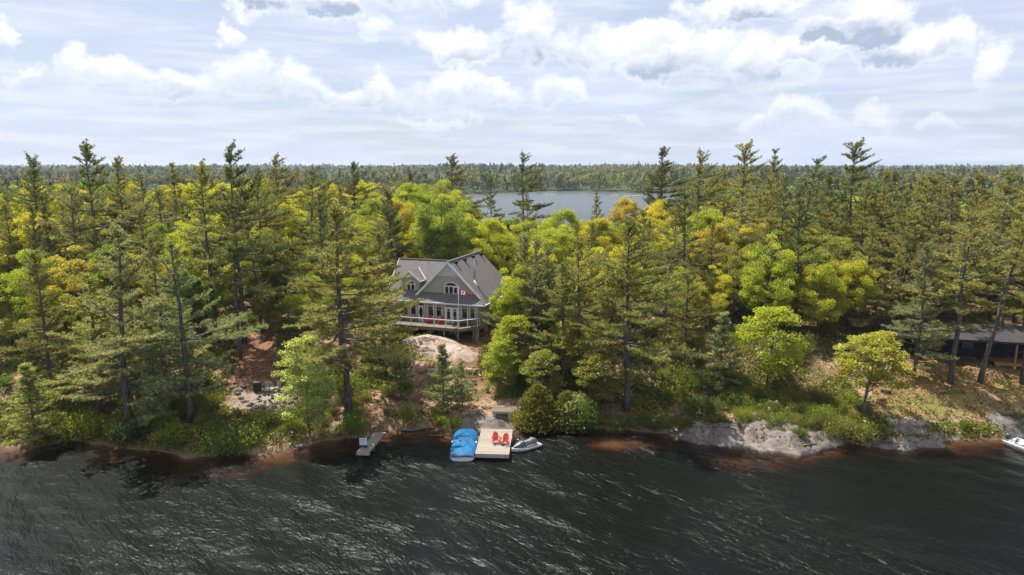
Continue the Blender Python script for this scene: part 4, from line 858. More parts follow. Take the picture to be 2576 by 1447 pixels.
# barge boards and gutters
bb = []
def board(p, q, name='barge_board', wd=.05, ht=.24):
    o = MB(); o.bar(p, q, wd, ht); return o.build(name, M['white'], house)
board((xr_v + .02, vy - .03, zf_(vy) - .10), (-UG, vy - .03, ZP - .10)); board((xl_v - .02, vy - .03, zf_(vy) - .10), (-UG, vy - .03, ZP - .10))
so_ = MB()
so_.prism([(xr_v, vy, zf_(vy) - .14), (-UG, vy, ZP - .14), (-UG, gy, ZP - .14), (xr_v, gy, zf_(vy) - .14)], (0, 0, -.03)); so_.prism([(xl_v, vy, zf_(vy) - .14), (xl_v, gy, zf_(vy) - .14), (-UG, gy, ZP - .14), (-UG, vy, ZP - .14)], (0, 0, -.03)); so_.build('soffit', M['white'], house)
board((LX, -.55, ZE - .07), (XE, -.55, ZE - .07), 'gutter', .11, .13); board((XE + .05, -.5, ZE - .07), (XE + .05, yE, ZE - .07), 'gutter', .11, .13)
board((LX - .03, -.5, ZE - .08), (LX - .03, RY, zf_(RY) - .08)); board((LX - .03, RY, zf_(RY) - .08), (LX - .03, 2 * RY + .5, ZE - .08))
ef = MB(); ef.prism([(LX, -.5, ZE - .16), (XE, -.5, ZE - .16), (XE, .0, ZE - .16), (LX, .0, ZE - .16)], (0, 0, -.03)); ef.prism([(XR, 0.01, ZE - .16), (XE, 0.01, ZE - .16), (XE, yE, ZE - .16), (XR, yE, ZE - .16)], (0, 0, -.03)); ef.build('soffit', M['white'], house)
ds = MB(); ds.tube([(-.45, -.5, ZE - .1), (-.62, -.2, ZE - .5), (-.62, -.06, ZE - .7), (-.62, -.06, 4.9)], .045, 8); ds.build('downspout', M['white'], house)
# dormer
DX, DYF = -10.42, .35; dp, de = 12.98, 11.70; dhw = 1.66; dw = 1.25
dwall = MB(); r_ = .62; dzs, dzb = 11.18, 10.2; dcx = -10.33; DYW = .75; dtop = 12.05; dh2 = (dp - .15 - dtop) * dhw / (dp - de)
aL = [(dcx + r_ * math.cos(t_), DYW, dzs + .52 * math.sin(t_)) for t_ in np.linspace(math.pi, math.pi / 2, 7)]; aR = [(dcx + r_ * math.cos(t_), DYW, dzs + .52 * math.sin(t_)) for t_ in np.linspace(math.pi / 2, 0, 7)]
dwall.prism([(DX - dw, DYW, 10.1), (dcx - r_, DYW, 10.1)] + aL + [(dcx, DYW, dtop), (DX - dw, DYW, dtop)], (0, .1, 0)); dwall.prism([(dcx, DYW, dtop)] + aR + [(dcx + r_, DYW, 10.1), (DX + dw, DYW, 10.1), (DX + dw, DYW, dtop)], (0, .1, 0))
dwall.prism([(DX + dw, DYW + .1, 10.3), (DX + dw, 2.3, 11.9), (DX + dw, DYW + .1, 11.9)], (-.1, 0, 0)); dwall.prism([(DX - dw, DYW + .1, 10.3), (DX - dw, DYW + .1, 11.9), (DX - dw, 2.3, 11.9)], (.1, 0, 0))
dwall.build('dormer_wall', M['siding'], house)
dt = MB(); dt.prism([(DX - dh2, DYW - .04, dtop), (DX + dh2, DYW - .04, dtop), (DX, DYW - .04, dp - .15)], (0, .13, 0)); dt.build('dormer_trim', M['scallop'], house)
yr = dp - ZE - .5; ye = de - ZE - .5
dro = roof([(DX, DYF, dp), (DX + dhw, DYF, de), (DX + dhw, ye, de), (DX, yr, dp)], 'dormer_roof'); roof([(DX - dhw, DYF, de), (DX, DYF, dp), (DX, yr, dp), (DX - dhw, ye, de)], 'dormer_roof')
board((DX - dhw, DYF - .03, de - .08), (DX, DYF - .03, dp - .08), ht=.2); board((DX + dhw, DYF - .03, de - .08), (DX, DYF - .03, dp - .08), ht=.2)
board((DX + dhw + .03, DYF, de - .06), (DX + dhw + .03, ye, de - .06), 'gutter', .08, .1); board((DX + dhw + .02, ye - .05, de + .03), (DX + .1, yr - .08, dp + .03), 'valley_flashing', .07, .04)
arched(dcx, r_, dzb, dzs, .52, DYW, 2, house)
# stove pipe and roof vents
sp = MB(); sp.tube([(-2.07, 2.61, 11.4), (-2.07, 2.61, 14.55)], .105, 12); sp.tube([(-2.07, 2.61, 14.45), (-2.07, 2.61, 14.62)], .15, 12)
for zz in (12.6, 13.6): sp.tube([(-2.07, 2.61, zz), (-2.07, 2.61, zz + .04)], .125, 12)
o = sp.build('stove_pipe', M['metal'], house); bt = MB(); bt.tube([(-2.07, 2.55, 11.75), (-2.0, 2.5, 11.6), (-1.5, 2.1, 11.15)], [.12, .16, .10], 10); bt.build('pipe_boot', M['white'], o)
for xx, yy in ((-4.44, 1.9), (-4.40, 4.9), (-4.42, 8.0), (-4.40, 11.0)):
    v = MB(); zc = ZP + (-UG - xx) * 1.0; v.box(xx - .14, yy - .18, zc - .1, xx + .3, yy + .18, zc + .32); v.build('roof_vent', M['dark'], house, bevel=.04)
# foundation piers
for xx, yy in ((-.95, .4), (-.95, 3.6), (-.95, 7.2), (-.95, 10.8), (-4.5, .5), (-8.5, .5), (-12.5, .5), (-4.5, 5), (-8.5, 5), (-12.5, 5), (-12.5, 8.5), (-5, 10.8)):
    wxy = house.matrix_basis @ Vector((xx, yy, 0)); zb_ = float(ground(np.array([HX + xx * math.cos(HR) - yy * math.sin(HR)]), np.array([HY + xx * math.sin(HR) + yy * math.cos(HR)]))[0])
    p = MB(); p.box(xx - .22, yy - .22, zb_ - .3, xx + .22, yy + .22, 5.95); p.build('pier', M['concrete'], house)
def hw(x, y): return HX + x * math.cos(HR) - y * math.sin(HR), HY + x * math.sin(HR) + y * math.cos(HR)
def hgz(x, y): return gz(*hw(x, y))
# ------------------------------------------------------------------ deck
deck = thing('deck', 'raised weathered wooden deck with white railing along the house front', 'deck', (HX, HY, 0), HR)
DP = [(-12.6, -2.8), (-2.2, -2.8), (-.35, -.75), (-.35, -.02), (-12.6, -.02)]
d = MB(); d.prism([(x, y, ZF - .06) for x, y in DP], (0, 0, .06)); d.v = d.v; o = d.build('deck_floor', M['deck'], deck)
def fascia(p, q): f = MB(); f.bar((*p, ZF - .21), (*q, ZF - .21), .06, .30); f.build('rim_board', M['dkwood'], deck)
for p, q in zip(DP[:3], DP[1:4]): fascia(p, q)
fascia(DP[4], DP[0])
for y_ in (-.9, -1.9):
    b = MB(); b.box(-12.4, y_ - .05, ZF - .3, -2.3, y_ + .05, ZF - .065); b.build('joist_beam', M['dkwood'], deck)
POSTS = [(-11.9, -2.7, 0), (-8.6, -2.7, 0), (-6.05, -2.7, 2), (-4.2, -2.65, 0), (-2.25, -2.72, 1), (-.75, -1.35, 0)]
for x, y, br in POSTS:
    zb_ = hgz(x, y); p = MB(); p.box(x - .085, y - .085, zb_ - .25, x + .085, y + .085, ZF - .36); po = p.build('support_post', M['dkwood'], deck)
    for s in ((-1, 1) if br == 2 else ((-1,) if br == 1 else ())):
        b = MB(); b.bar((x, y, zb_ + (ZF - zb_) * .25), (x + s * .55, y, ZF - .38), .09); b.build('brace', M['dkwood'], po)
RP = [(-12.55, -2.73), (-10.3, -2.73), (-8.7, -2.73), (-7.1, -2.73), (-5.5, -2.73), (-3.9, -2.73), (-2.23, -2.73), (-1.35, -1.78), (-.42, -.75), (-.42, -.12)]
for x, y in RP: p = MB(); p.box(x - .04, y - .04, ZF + .002, x + .04, y + .04, ZF + .98); p.build('rail_post', M['white'], deck)
RL = [RP[0], RP[6], RP[8], RP[9]]
for (p, q) in list(zip(RL[:-1], RL[1:])) + [((-12.55, -.1), RP[0])]:
    t_ = MB(); t_.bar((*p, ZF + 1.02), (*q, ZF + 1.02), .10, .06); t_.build('top_rail', M['white'], deck); t_ = MB(); t_.bar((*p, ZF + .1), (*q, ZF + .1), .045, .05); t_.build('bottom_rail', M['white'], deck)
M['clear'] = m_glass('clear_panel', (.95, .97, .96))
for p, q in zip(RP[:-1], RP[1:]):
    g = MB(); P0, Q0 = Vector((*p, 0)), Vector((*q, 0)); dd = (Q0 - P0).normalized() * .06; g.bar((*(P0 + dd).xy, ZF + .55), (*(Q0 - dd).xy, ZF + .55), .008, .82); g.build('glass_panel', M['clear'], deck)
# stairs at the left end
st = thing('stairs', 'white-railed wooden steps going down from the left end of the deck', 'stairs', (HX, HY, 0), HR)
ns = 9; sx0, sx1, sy0, sy1 = -12.75, -15.6, -2.55, -1.35; zg = hgz(sx1, -2) + .1
for i in range(ns):
    f = (i + .5) / ns; x = sx0 + (sx1 - sx0) * f; z = ZF - (ZF - zg) * (i + 1) / ns; s = MB(); s.box(x - .17, sy0, z - .04, x + .17, sy1, z); s.build('tread', M['dkwood'], st)
for y in (sy0 - .05, sy1 + .05):
    s = MB(); s.bar((sx0, y, ZF - .22), (sx1, y, zg - .1), .05, .26); s.build('stringer', M['docktrim'], st); s = MB(); s.bar((sx0, y, ZF + .92), (sx1, y, zg + .95), .07, .06); r_o = s.build('handrail', M['white'], st)
    b = MB()
    for i in range(12): f = i / 11; x = sx0 + (sx1 - sx0) * f; z = ZF - (ZF - zg) * f; b.box(x - .02, y - .02, z - .1, x + .02, y + .02, z + .9)
    b.build('balusters', M['white'], r_o)
# ------------------------------------------------------------------ cottage on the right
cp = on_y(2350, 920, 78.5); CH = R(-14)
ct = thing('cottage', 'low black cottage with a grey roof half hidden by pines at the right', 'cottage', (55.5, 77.6, 0), CH)
def cgz(x, y): return gz(55.5 + x * math.cos(CH) - y * math.sin(CH), 77.6 + x * math.sin(CH) + y * math.cos(CH))
c0, c1, cyb, cf, ce = -10.5, 12.0, 3.2, 4.55, 6.9
M['tarroof'] = m_plain('grey_roofing', (.040, .038, .037), .85, var=.2, scale=1.5, bump=.2); M['blackside'] = m_siding('black_siding', (.022, .022, .023), .16)
b = MB(); b.box(c0, 0, cf - .35, -6.6, .15, ce).box(-6.6, 0, cf - .35, -5.0, .15, cf + .75).box(-6.6, 0, cf + 2.1, -5.0, .15, ce).box(-5.0, 0, cf - .35, -2.4, .15, ce).box(-2.4, 0, cf - .35, -1.2, .15, cf + .75).box(-2.4, 0, cf + 2.1, -1.2, .15, ce).box(-1.2, 0, cf - .35, c1, .15, ce)
b.build('front_wall', M['blackside'], ct); b = MB(); b.box(c0, .15, cf - .35, c0 + .15, cyb, ce); b.build('side_wall', M['blackside'], ct); b = MB(); b.box(c1 - .15, .15, cf - .35, c1, cyb, ce); b.build('side_wall', M['blackside'], ct); b = MB(); b.box(c0 + .15, cyb - .15, cf - .35, c1 - .15, cyb, ce); b.build('back_wall', M['blackside'], ct)
b = MB(); b.box(c0 + .15, .15, cf - .35, c1 - .15, cyb - .15, cf); b.build('floor', M['room'], ct)
for xa, xb in ((-6.6, -5.0), (-2.4, -1.2)):
    f = MB(); f.box(xa, -.03, cf + .75, xa + .06, .12, cf + 2.1).box(xb - .06, -.03, cf + .75, xb, .12, cf + 2.1).box(xa + .06, -.03, cf + .75, xb - .06, .12, cf + .81).box(xa + .06, -.03, cf + 2.04, xb - .06, .12, cf + 2.1); fo = f.build('window', M['dark'], ct)
    g = MB(); g.box(xa + .06, .03, cf + .81, xb - .06, .04, cf + 2.04); g.build('pane', M['glass'], fo)
b = MB(); b.prism([(c0 - .8, -2.6, ce - .12), (c1 + .6, -2.6, ce - .12), (c1 + .6, cyb + .3, ce + .55), (c0 - .8, cyb + .3, ce + .55)], (0, 0, .16)); ro = b.build('roof', M['tarroof'], ct); b = MB(); b.box(c0 - .82, -2.66, ce - .22, c1 + .62, -2.61, ce + .04); b.build('fascia', M['tarroof'], ro)
b = MB(); b.box(.2, -2.5, cf - .25, 6.5, -.02, cf - .08); dk_ = b.build('porch_deck', M['newwood'], ct); b = MB(); b.box(.15, -2.58, cf - .42, 6.55, -2.51, cf - .06); b.build('rim_board', M['newwood'], dk_)
for x in (2.2, 5.0): p = MB(); p.box(x - .1, -2.45, cf - .08, x + .1, -2.25, ce - .15); p.build('porch_post', M['newwood'], ct)
for x, y in ((.6, -2.3), (2.2, -2.35), (5.0, -2.3), (-4.2, .05), (-7.4, .05), (-1.0, .05)):
    zb_ = cgz(x, y); p = MB(); p.tube([(x, y, zb_ - .3), (x, y, cf - .36)], .2, 12); p.build('concrete_pier', M['concrete'], ct)
for i in range(4): s = MB(); z = cf - .12 - .2 * (i + 1); s.box(5.4, -2.85 - .3 * i, z - .05, 6.6, -2.58 - .3 * i, z); s.build('step', M['newwood'], ct)
# ------------------------------------------------------------------ furniture
def adirondack(label, loc, rz, mat, group=None):
    c = thing('adirondack_chair', label, 'chair', loc, rz, group)       # faces local -y
    s = MB()
    for i in range(6): y = -.30 + i * .095; z = .36 - .035 * i; s.box(-.26, y - .04, z - .012, .26, y + .04, z + .012)
    s.build('seat', mat, c); b = MB()
    for i in range(5):
        x = (i - 2) * .105; top = .98 - .05 * (abs(i - 2) ** 1.6); b.prism([(x - .047, .22, .20), (x + .047, .22, .20), (x + .047, .22 + .36 * (top - .2), top - .02), (x, .22 + .36 * (top - .2), top), (x - .047, .22 + .36 * (top - .2), top - .02)], (0, .022, 0))
    b.box(-.26, .30, .40, .26, .33, .46); b.box(-.26, .42, .74, .26, .45, .80); b.build('backrest', mat, c)
    for sx in (-1, 1):
        a = MB(); a.prism([(sx * .27, -.42, .56), (sx * .43, -.42, .56), (sx * .42, .1, .56), (sx * .33, .36, .56), (sx * .27, .36, .56)] if sx > 0 else [(-.43, -.42, .56), (-.27, -.42, .56), (-.27, .36, .56), (-.33, .36, .56), (-.42, .1, .56)], (0, 0, .025)); a.build('arm', mat, c)
        l = MB(); l.box(sx * .33 - .015, -.36, 0, sx * .33 + .015, -.25, .555); l.build('front_leg', mat, c)
        l = MB(); l.prism([(sx * .285 - .012, -.36, .30), (sx * .285 - .012, -.36, .40), (sx * .285 - .012, .55, .10), (sx * .285 - .012, .62, 0.0), (sx * .285 - .012, .45, 0.0)], (.024, 0, 0)); l.build('rear_leg', mat, c)
    return c
def hl(x, y, z): a, b = hw(x, y); return (a, b, z)
adirondack('red slatted chair on the deck below the white screen door, the left of two', hl(-6.95, -1.0, ZF + .003), HR + R(14), M['red'], 'red chairs on the deck')
adirondack('red slatted chair on the deck beside the french doors, the right of two', hl(-5.5, -.95, ZF + .003), HR + R(-30), M['red'], 'red chairs on the deck')
def patio_chair(label, loc, rz, seatmat, frame, group=None, h=.95):
    c = thing('patio_chair', label, 'chair', loc, rz, group)
    s = MB(); s.box(-.27, -.25, .40, .27, .27, .44); s.build('seat', seatmat, c); b = MB(); b.prism([(-.26, .25, .45), (.26, .25, .45), (.25, .36, h), (-.25, .36, h)], (0, .03, 0)); b.build('backrest', seatmat, c)
    for sx in (-1, 1):
        l = MB(); l.tube([(sx * .285, -.26, 0), (sx * .285, -.26, .62)], .016, 6); l.build('leg', frame, c); l = MB(); l.tube([(sx * .285, .34, 0), (sx * .285, .27, .44), (sx * .285, .37, h)], .016, 6); l.build('leg', frame, c)
        a = MB(); a.tube([(sx * .285, -.28, .62), (sx * .285, .0, .64), (sx * .285, .31, .62)], .02, 6); a.build('arm', frame, c)
    return c
patio_chair('tan wicker chair at the left end of the deck', hl(-11.0, -.75, ZF + .003), HR + .3, M['wicker'], M['wicker'], 'wicker chairs on the deck')
patio_chair('tan wicker chair on the deck just left of the screen door', hl(-9.55, -.75, ZF + .003), HR - .2, M['wicker'], M['wicker'], 'wicker chairs on the deck')
tb = thing('patio_table', 'dark round patio table at the angled corner of the deck', 'table', hl(-2.55, -1.35, ZF + .003), HR)
b = MB(); b.lathe([(.5, .70), (.52, .715), (.5, .73)], 24); b.build('table_top', M['dark'], tb)
for k in range(4): l = MB(); a = k * 1.571 + .78; l.tube([(.42 * math.cos(a), .42 * math.sin(a), 0), (.3 * math.cos(a), .3 * math.sin(a), .70)], .018, 6); l.build('leg', M['dark'], tb)
for (x, y, rr, lab) in ((-3.55, -1.35, 1.57, 'left'), (-2.55, -.45, 0, 'back'), (-1.75, -.75, -.9, 'right'), (-2.75, -2.2, 3.14, 'front')):
    patio_chair('sage-cushioned chair at the %s side of the patio table' % lab, hl(x, y, ZF + .003), HR + rr, M['greencloth'], M['dark'], 'chairs round the patio table', .88)
# ------------------------------------------------------------------ flag
fp_ = thing('flagpole', 'white flagpole with red and white maple leaf flag at the deck corner', 'flag', hl(-2.08, -2.88, 0), HR)
p = MB(); p.tube([(0, 0, ZF - .1), (0, 0, 11.85)], [.032, .022], 8); p.lathe([(.001, -.05), (.05, -.01), (.05, .03), (.001, .07)], 10, (0, 0, 11.9)); p.build('pole', M['white'], fp_)
LEAF = [(0, 1), (.12, .72), (.28, .80), (.22, .42), (.42, .62), (.47, .50), (.68, .54), (.60, .30), (.70, .22), (.36, -.06), (.40, -.20), (.05, -.14), (.06, -.5)]
LEAF = LEAF + [(-a, b) for a, b in LEAF[::-1]]
def inpoly(x, y, P):
    r = False; j = len(P) - 1
    for i in range(len(P)):
        if (P[i][1] > y) != (P[j][1] > y) and x < (P[j][0] - P[i][0]) * (y - P[i][1]) / (P[j][1] - P[i][1]) + P[i][0]: r = not r
        j = i
    return r
nu, nv = 72, 36; U, V = np.meshgrid(np.linspace(0, 1, nu), np.linspace(0, 1, nv)); FL, FH = 1.18, .60
wv = np.sin(U * 9 - V * 1.5) * .07 * U + np.sin(U * 17 + V * 3) * .025 * U; X_ = U * FL * .93 + .03; Z_ = 11.62 - V * FH * (1 - .38 * U) - U * .52 - .06 * np.sin(U * 7); Y_f = wv + .15 * U
uc, vc = (U[:-1, :-1] + U[1:, 1:]) / 2, (V[:-1, :-1] + V[1:, 1:]) / 2; cols = []
for a, b in zip(uc.ravel(), vc.ravel()):
    redp = a < .25 or a > .75 or inpoly((a - .5) * 2 / .42, (.5 - b) / .42 + .12, LEAF); cols.append((.62, .018, .02) if redp else (.78, .78, .78))
M['flag'] = leaf_material('flag_cloth', .3, True, 0.0, (1, 1, 1))
fo = bpy.data.objects.new('flag', np_mesh('flag', np.stack([X_, Y_f, Z_], -1).reshape(-1, 3), grid_faces(nu, nv), M['flag'], smooth=True, col=cols)); link(fo, fp_)
# ------------------------------------------------------------------ main dock
DZ = .52; dL, dR = on_z(1195, 1142, DZ), on_z(1281, 1142, DZ); eL, eR = on_z(1211, 1081, DZ), on_z(1290, 1081, DZ)
dw_ = 3.1; dl_ = 5.9; dkx, dky = (dL[0] + dR[0]) / 2, dL[1]; drz = math.atan2((dL[0] + dR[0] - eL[0] - eR[0]) / 2, dl_) * 1.0
dock = thing('dock', 'square weathered plank dock with two red chairs on it', 'dock', (dkx, dky, 0), drz)
npk = 38; pw = dl_ / npk; pm = MB(); pm.box(-dw_ / 2 + .07, .012, DZ - .04, dw_ / 2 - .07, pw - .012, DZ); pme = pm.mesh('plank', M['dock'])
for i in range(npk): o = bpy.data.objects.new('plank', pme); link(o, dock); o.location = (random.uniform(-.006, .006), i * pw, random.uniform(-.006, .004))
for x in (-dw_ / 2 + .03, dw_ / 2 - .03): b = MB(); b.box(x - .035, -.02, DZ - .26, x + .035, dl_ + .02, DZ + .03); b.build('side_rail', M['docktrim'], dock)
b = MB(); b.box(-dw_ / 2, -.1, DZ - .34, dw_ / 2, -.02, DZ + .035); b.build('front_board', M['docktrim'], dock); b = MB(); b.box(-dw_ / 2, dl_ + .02, DZ - .3, dw_ / 2, dl_ + .09, DZ + .01); b.build('rear_board', M['docktrim'], dock)
for x in (-1.05, 0, 1.05):
    for y in (.5, 3.6): b = MB(); b.box(x - .34, y, -.3, x + .34, y + 1.4, DZ - .27); b.build('float', M['dark'], dock, bevel=.06)
for x, y in ((-1.62, 3.4), (1.62, 3.6)): b = MB(); b.tube([(x, y, -.6), (x, y, DZ + .25)], .04, 8); b.build('mooring_post', M['docktrim'], dock)
def dk(x, y, z): c, s = math.cos(drz), math.sin(drz); return (dkx + x * c - y * s, dky + x * s + y * c, z)
adirondack('red slatted chair on the dock, the left of two', dk(.15, 2.5, DZ + .006), drz + R(10), M['red'], 'red chairs on the dock')
adirondack('red slatted chair on the dock, the right of two nearest the watercraft', dk(1.02, 2.25, DZ + .006), drz + R(-12), M['red'], 'red chairs on the dock')
rp_ = thing('rope_coil', 'coil of pale rope on the dock boards beside the right red chair', 'rope', dk(1.25, 1.65, DZ + .005), 0); b = MB()
b.tube([(.16 * math.cos(a) * (1 - a / 60), .16 * math.sin(a) * (1 - a / 60), .02 + a * .004) for a in np.linspace(0, 18, 50)], .018, 5); b.build('rope', M['docktrim'], rp_)
# ------------------------------------------------------------------ covered boat
def loft(mb, secs, close=False, smooth=True):
    n = len(secs[0]); vs = [p for s in secs for p in s]; m_ = len(secs)
    fs = [(i * n + k, (i + 1) * n + k, (i + 1) * n + (k + 1) % n, i * n + (k + 1) % n) for i in range(m_ - 1) for k in range(n if close else n - 1)]
    return mb.add(vs, fs, smooth)
M['gel'] = m_plain('white_gelcoat', (.74, .75, .76), .22, var=.04, scale=1.5, spec=.5)
m, t, out = material('blue_tarp'); tc = t.new('ShaderNodeTexCoord').outputs['Object']; n = t.noise(tc, 1.6, 5, .6, .8); n2 = t.noise(t.vec('MULTIPLY', tc, (3, 1, 1)), 2.2, 4, .6, 1.2); f_ = t.noise(tc, .8, 3)
c = t.mix(t.remap(f_, .35, .65), (.0, .085, .215), (.004, .135, .30)); c = t.mix(t.remap(n, .62, .75, 0, .25), c, (.03, .16, .32)); principled(t, out, c, .55, t.bump(t.math('ADD', n, n2), .7, .10), spec=.3); M['tarp'] = m
bN, bF = on_z(1163, 1146, .45), on_z(1174, 1084, .45)
brz = math.atan2(bN[0] - bF[0], bF[1] - bN[1]); boat = thing('motorboat', 'white motorboat under a bright blue cover, moored left of the dock', 'boat', (bN[0] - .02, bN[1], 0), brz)
BL = 6.0
def bw_(s): return 1.17 * (1 - max(0, (s - .70) / .30) ** 3.0 * .42) * (1 - .06 * (1 - min(1, s / .12)) ** 2)
S_b = np.r_[np.linspace(0, .6, 7), np.linspace(.66, 1, 9)]
hull = MB(); secs = []
for s in S_b:
    wb = bw_(s); y = BL * s; zk = -.25 + .45 * max(0, s - .6) ** 1.5; top = .44 + .16 * s; lf_ = .96
    secs.append([(-wb, y, top), (-wb * 1.02, y, top - .12), (-wb * .93, y, .06), (-wb * .5, y, zk * .6 - .08), (0, y, zk - .1), (wb * .5, y, zk * .6 - .08), (wb * .93, y, .06), (wb * 1.02, y, top - .12), (wb, y, top)])
loft(hull, secs[::-1]); nlast = len(secs[0]); hull.add(secs[0], [tuple(range(nlast))]); hull.add(secs[-1], [tuple(range(nlast))[::-1]]); hull.build('hull', M['gel'], boat)
rb = MB()
for sd_ in (0, 8): rb.tube([Vector(s[sd_]) + Vector((.02 if sd_ else -.02, 0, -.05)) for s in secs], .035, 6)
rb.tube([Vector(secs[0][0]) + Vector((0, -.02, -.05)), Vector(secs[0][8]) + Vector((0, -.02, -.05))], .035, 6); rb.build('rub_rail', M['dark'], boat)
cv = MB(); csec = []; rsb = np.random.RandomState(4)
for s in np.r_[np.linspace(.012, .985, 24)]:
    wb = bw_(s) * .95; y = BL * s; top = .46 + .16 * s; row = []; ridge = .12 + .15 * math.exp(-((s - .60) / .2) ** 2) + .07 * math.exp(-((s - .2) / .12) ** 2) - .10 * math.exp(-((s - .38) / .09) ** 2); ridge *= min(1, (s - .0) / .10, (1.02 - s) / .10)
    for q in np.linspace(-1, 1, 17):
        a = abs(q); z = top + ridge * (1 - a ** 3.2) + .05 * (vn(s * 7, q * 2.0, 3) - .5) * (1 - a ** 3) + .015 * math.sin(q * 7 + s * 16) * (1 - a ** 4)
        if a > .999: z = top - .10
        row.append((q * wb * (1.0 if a < .999 else 1.075) + .0, y, z))
    csec.append(row)
loft(cv, csec[::-1]); cv.add([(x, -.03, z - .20) for x, y, z in csec[0]] + csec[0], [(k, k + 1, 18 + k, 17 + k) for k in range(16)], True); cv.add([(x * .96, BL * .985, z - .1) for x, y, z in csec[-1]] + csec[-1], [(17 + k, 18 + k, k + 1, k) for k in range(16)], True)
cv.build('cover', M['tarp'], boat)
for x, y in ((-1.12, .15), (-1.16, 2.9), (1.12, .15), (1.16, 2.8)): b = MB(); b.tube([(x, y, .2), (x, y, .62)], .07, 8); b.build('fender', M['dark'] if y < 1 else M['white'], boat)
# ------------------------------------------------------------------ personal watercraft
M['pwcgrey'] = m_plain('grey_vinyl', (.17, .17, .17), .5, var=.1, scale=4); M['pwcdark'] = m_plain('slate_panel', (.085, .105, .12), .35, var=.15)
jn, jt = on_z(1287, 1128, .35), on_z(1342, 1112, .35); jrz = math.atan2(jt[0] - jn[0], -(jt[1] - jn[1])) + math.pi
pw_ = thing('personal_watercraft', 'white and grey personal watercraft floating right of the dock', 'watercraft', ((jn[0] + jt[0]) / 2 + .25, (jn[1] + jt[1]) / 2 - .15, 0), math.atan2(-(jn[0] - jt[0]), jn[1] - jt[1]))   # bow along +y
JL = 3.15; hs = []
for s in np.linspace(0, 1, 14):
    y = JL * (s - .5); wb = .60 * (1 - max(0, (s - .45) / .55) ** 2.2 * .93); k = max(0, s - .55) / .45; top = .32 + .16 * k
    hs.append([(-wb * .70, y, top - .02 + .05 * k), (-wb * .96, y, top + .02), (-wb, y, top - .06), (-wb * .86, y, .10 + .18 * k), (-wb * .4, y, -.12 + .30 * k ** 2), (0, y, -.18 + .34 * k ** 2), (wb * .4, y, -.12 + .30 * k ** 2), (wb * .86, y, .10 + .18 * k), (wb, y, top - .06), (wb * .96, y, top + .02), (wb * .70, y, top - .02 + .05 * k)])
b = MB(); loft(b, hs, True); b.add(hs[0], [tuple(range(11))[::-1]]); b.add(hs[-1], [tuple(range(11))]); b.build('hull', M['gel'], pw_)
b = MB(); ss = []
for y, wb, z in ((-1.30, .14, .46), (-1.22, .25, .80), (-.80, .28, .98), (-.45, .26, .84), (.05, .23, .86), (.22, .18, .82), (.25, .1, .5)): ss.append([(-wb, y, .42), (-wb * .95, y, z - .06), (-wb * .6, y, z), (wb * .6, y, z), (wb * .95, y, z - .06), (wb, y, .42)])
loft(b, ss[::-1]); b.build('seat', M['pwcgrey'], pw_)
b = MB(); ss = []
for y, wb, z in ((.2, .24, .90), (.45, .32, 1.0), (.75, .33, .84), (1.1, .24, .70), (1.4, .1, .60)): ss.append([(-wb, y, .42), (-wb * .9, y, z - .05), (-wb * .4, y, z), (wb * .4, y, z), (wb * .9, y, z - .05), (wb, y, .42)])
loft(b, ss[::-1]); b.add(ss[0], [tuple(range(6))]); b.build('front_cowl', M['pwcdark'], pw_)
b = MB(); b.tube([(0, .55, .8), (0, .38, 1.12)], .05, 8); b.tube([(-.42, .28, 1.14), (-.15, .38, 1.12), (.15, .38, 1.12), (.42, .28, 1.14)], .035, 7); b.build('handlebar', M['dark'], pw_)
for sx in (-1, 1): b = MB(); b.lathe([(.01, -.05), (.07, -.02), (.075, .04), (.01, .07)], 10, (sx * .34, .62, 1.0)); b.build('mirror', M['gel'], pw_)
for sx in (-1, 1): b = MB(); b.box(sx * .44 - .1, -1.45, .455, sx * .44 + .1, .1, .475); b.build('foot_mat', M['pwcgrey'], pw_)
# ------------------------------------------------------------------ narrow dock and sign
a0, a1 = on_z(914, 1136, .42), on_z(957, 1084, .62); nrz = math.atan2(-(a1[0] - a0[0]), a1[1] - a0[1]); NL = math.hypot(a1[0] - a0[0], a1[1] - a0[1])
nd = thing('walkway_dock', 'narrow weathered plank walkway running from the bank to the water', 'dock', (a0[0], a0[1], 0), nrz)
npk = int(NL / .15); NW = 1.18; pm = MB(); pm.box(-NW / 2, .005, -.035, NW / 2, .142, 0); pme = pm.mesh('plank', M['dock'])
for i in range(npk): o = bpy.data.objects.new('plank', pme); link(o, nd); o.location = (random.uniform(-.02, .02), i * .15, .42 + .2 * max(0, i / npk - .55)); o.rotation_euler = (0, 0, random.uniform(-.012, .012) - nrz * .45)
for x in (-NW / 2 + .06, NW / 2 - .06): b = MB(); b.bar((x, 0, .30), (x, NL, .40), .05, .2); b.build('stringer', M['dkwood'], nd)
b = MB(); b.box(-NW / 2 - .02, -.18, .12, NW / 2 + .02, -.12, .44); b.build('end_board', M['docktrim'], nd).rotation_euler = (0, 0, -nrz * .45)
for x, y in ((-.5, .4), (.5, .4), (-.5, 3), (.5, 3)): b = MB(); b.tube([(x, y, -1.6), (x, y, .3)], .05, 8); b.build('pile', M['dkwood'], nd)
b = MB(); b.tube([(.5, 1.0, .75), (.62, .95, .75), (.66, .92, .70), (.66, .92, .1)], .06, 8); b.build('white_pipe', M['white'], nd)
b = MB(); b.tube([(-.52, 2.6, .3), (-.52, 2.6, 1.25)], .025, 6); b.build('mooring_pole', M['metal'], nd)
sp0 = on_z(914, 1132, .42); sg = thing('sign', 'white lettered sign board with a black lower strip on the narrow dock', 'sign', (sp0[0] - .02, sp0[1] + .15, .42), R(-3))
M['signwhite'] = m_plain('sign_white', (.60, .67, .76), .5, var=.03); M['ink'] = m_plain('sign_ink', (.10, .13, .20), .6)
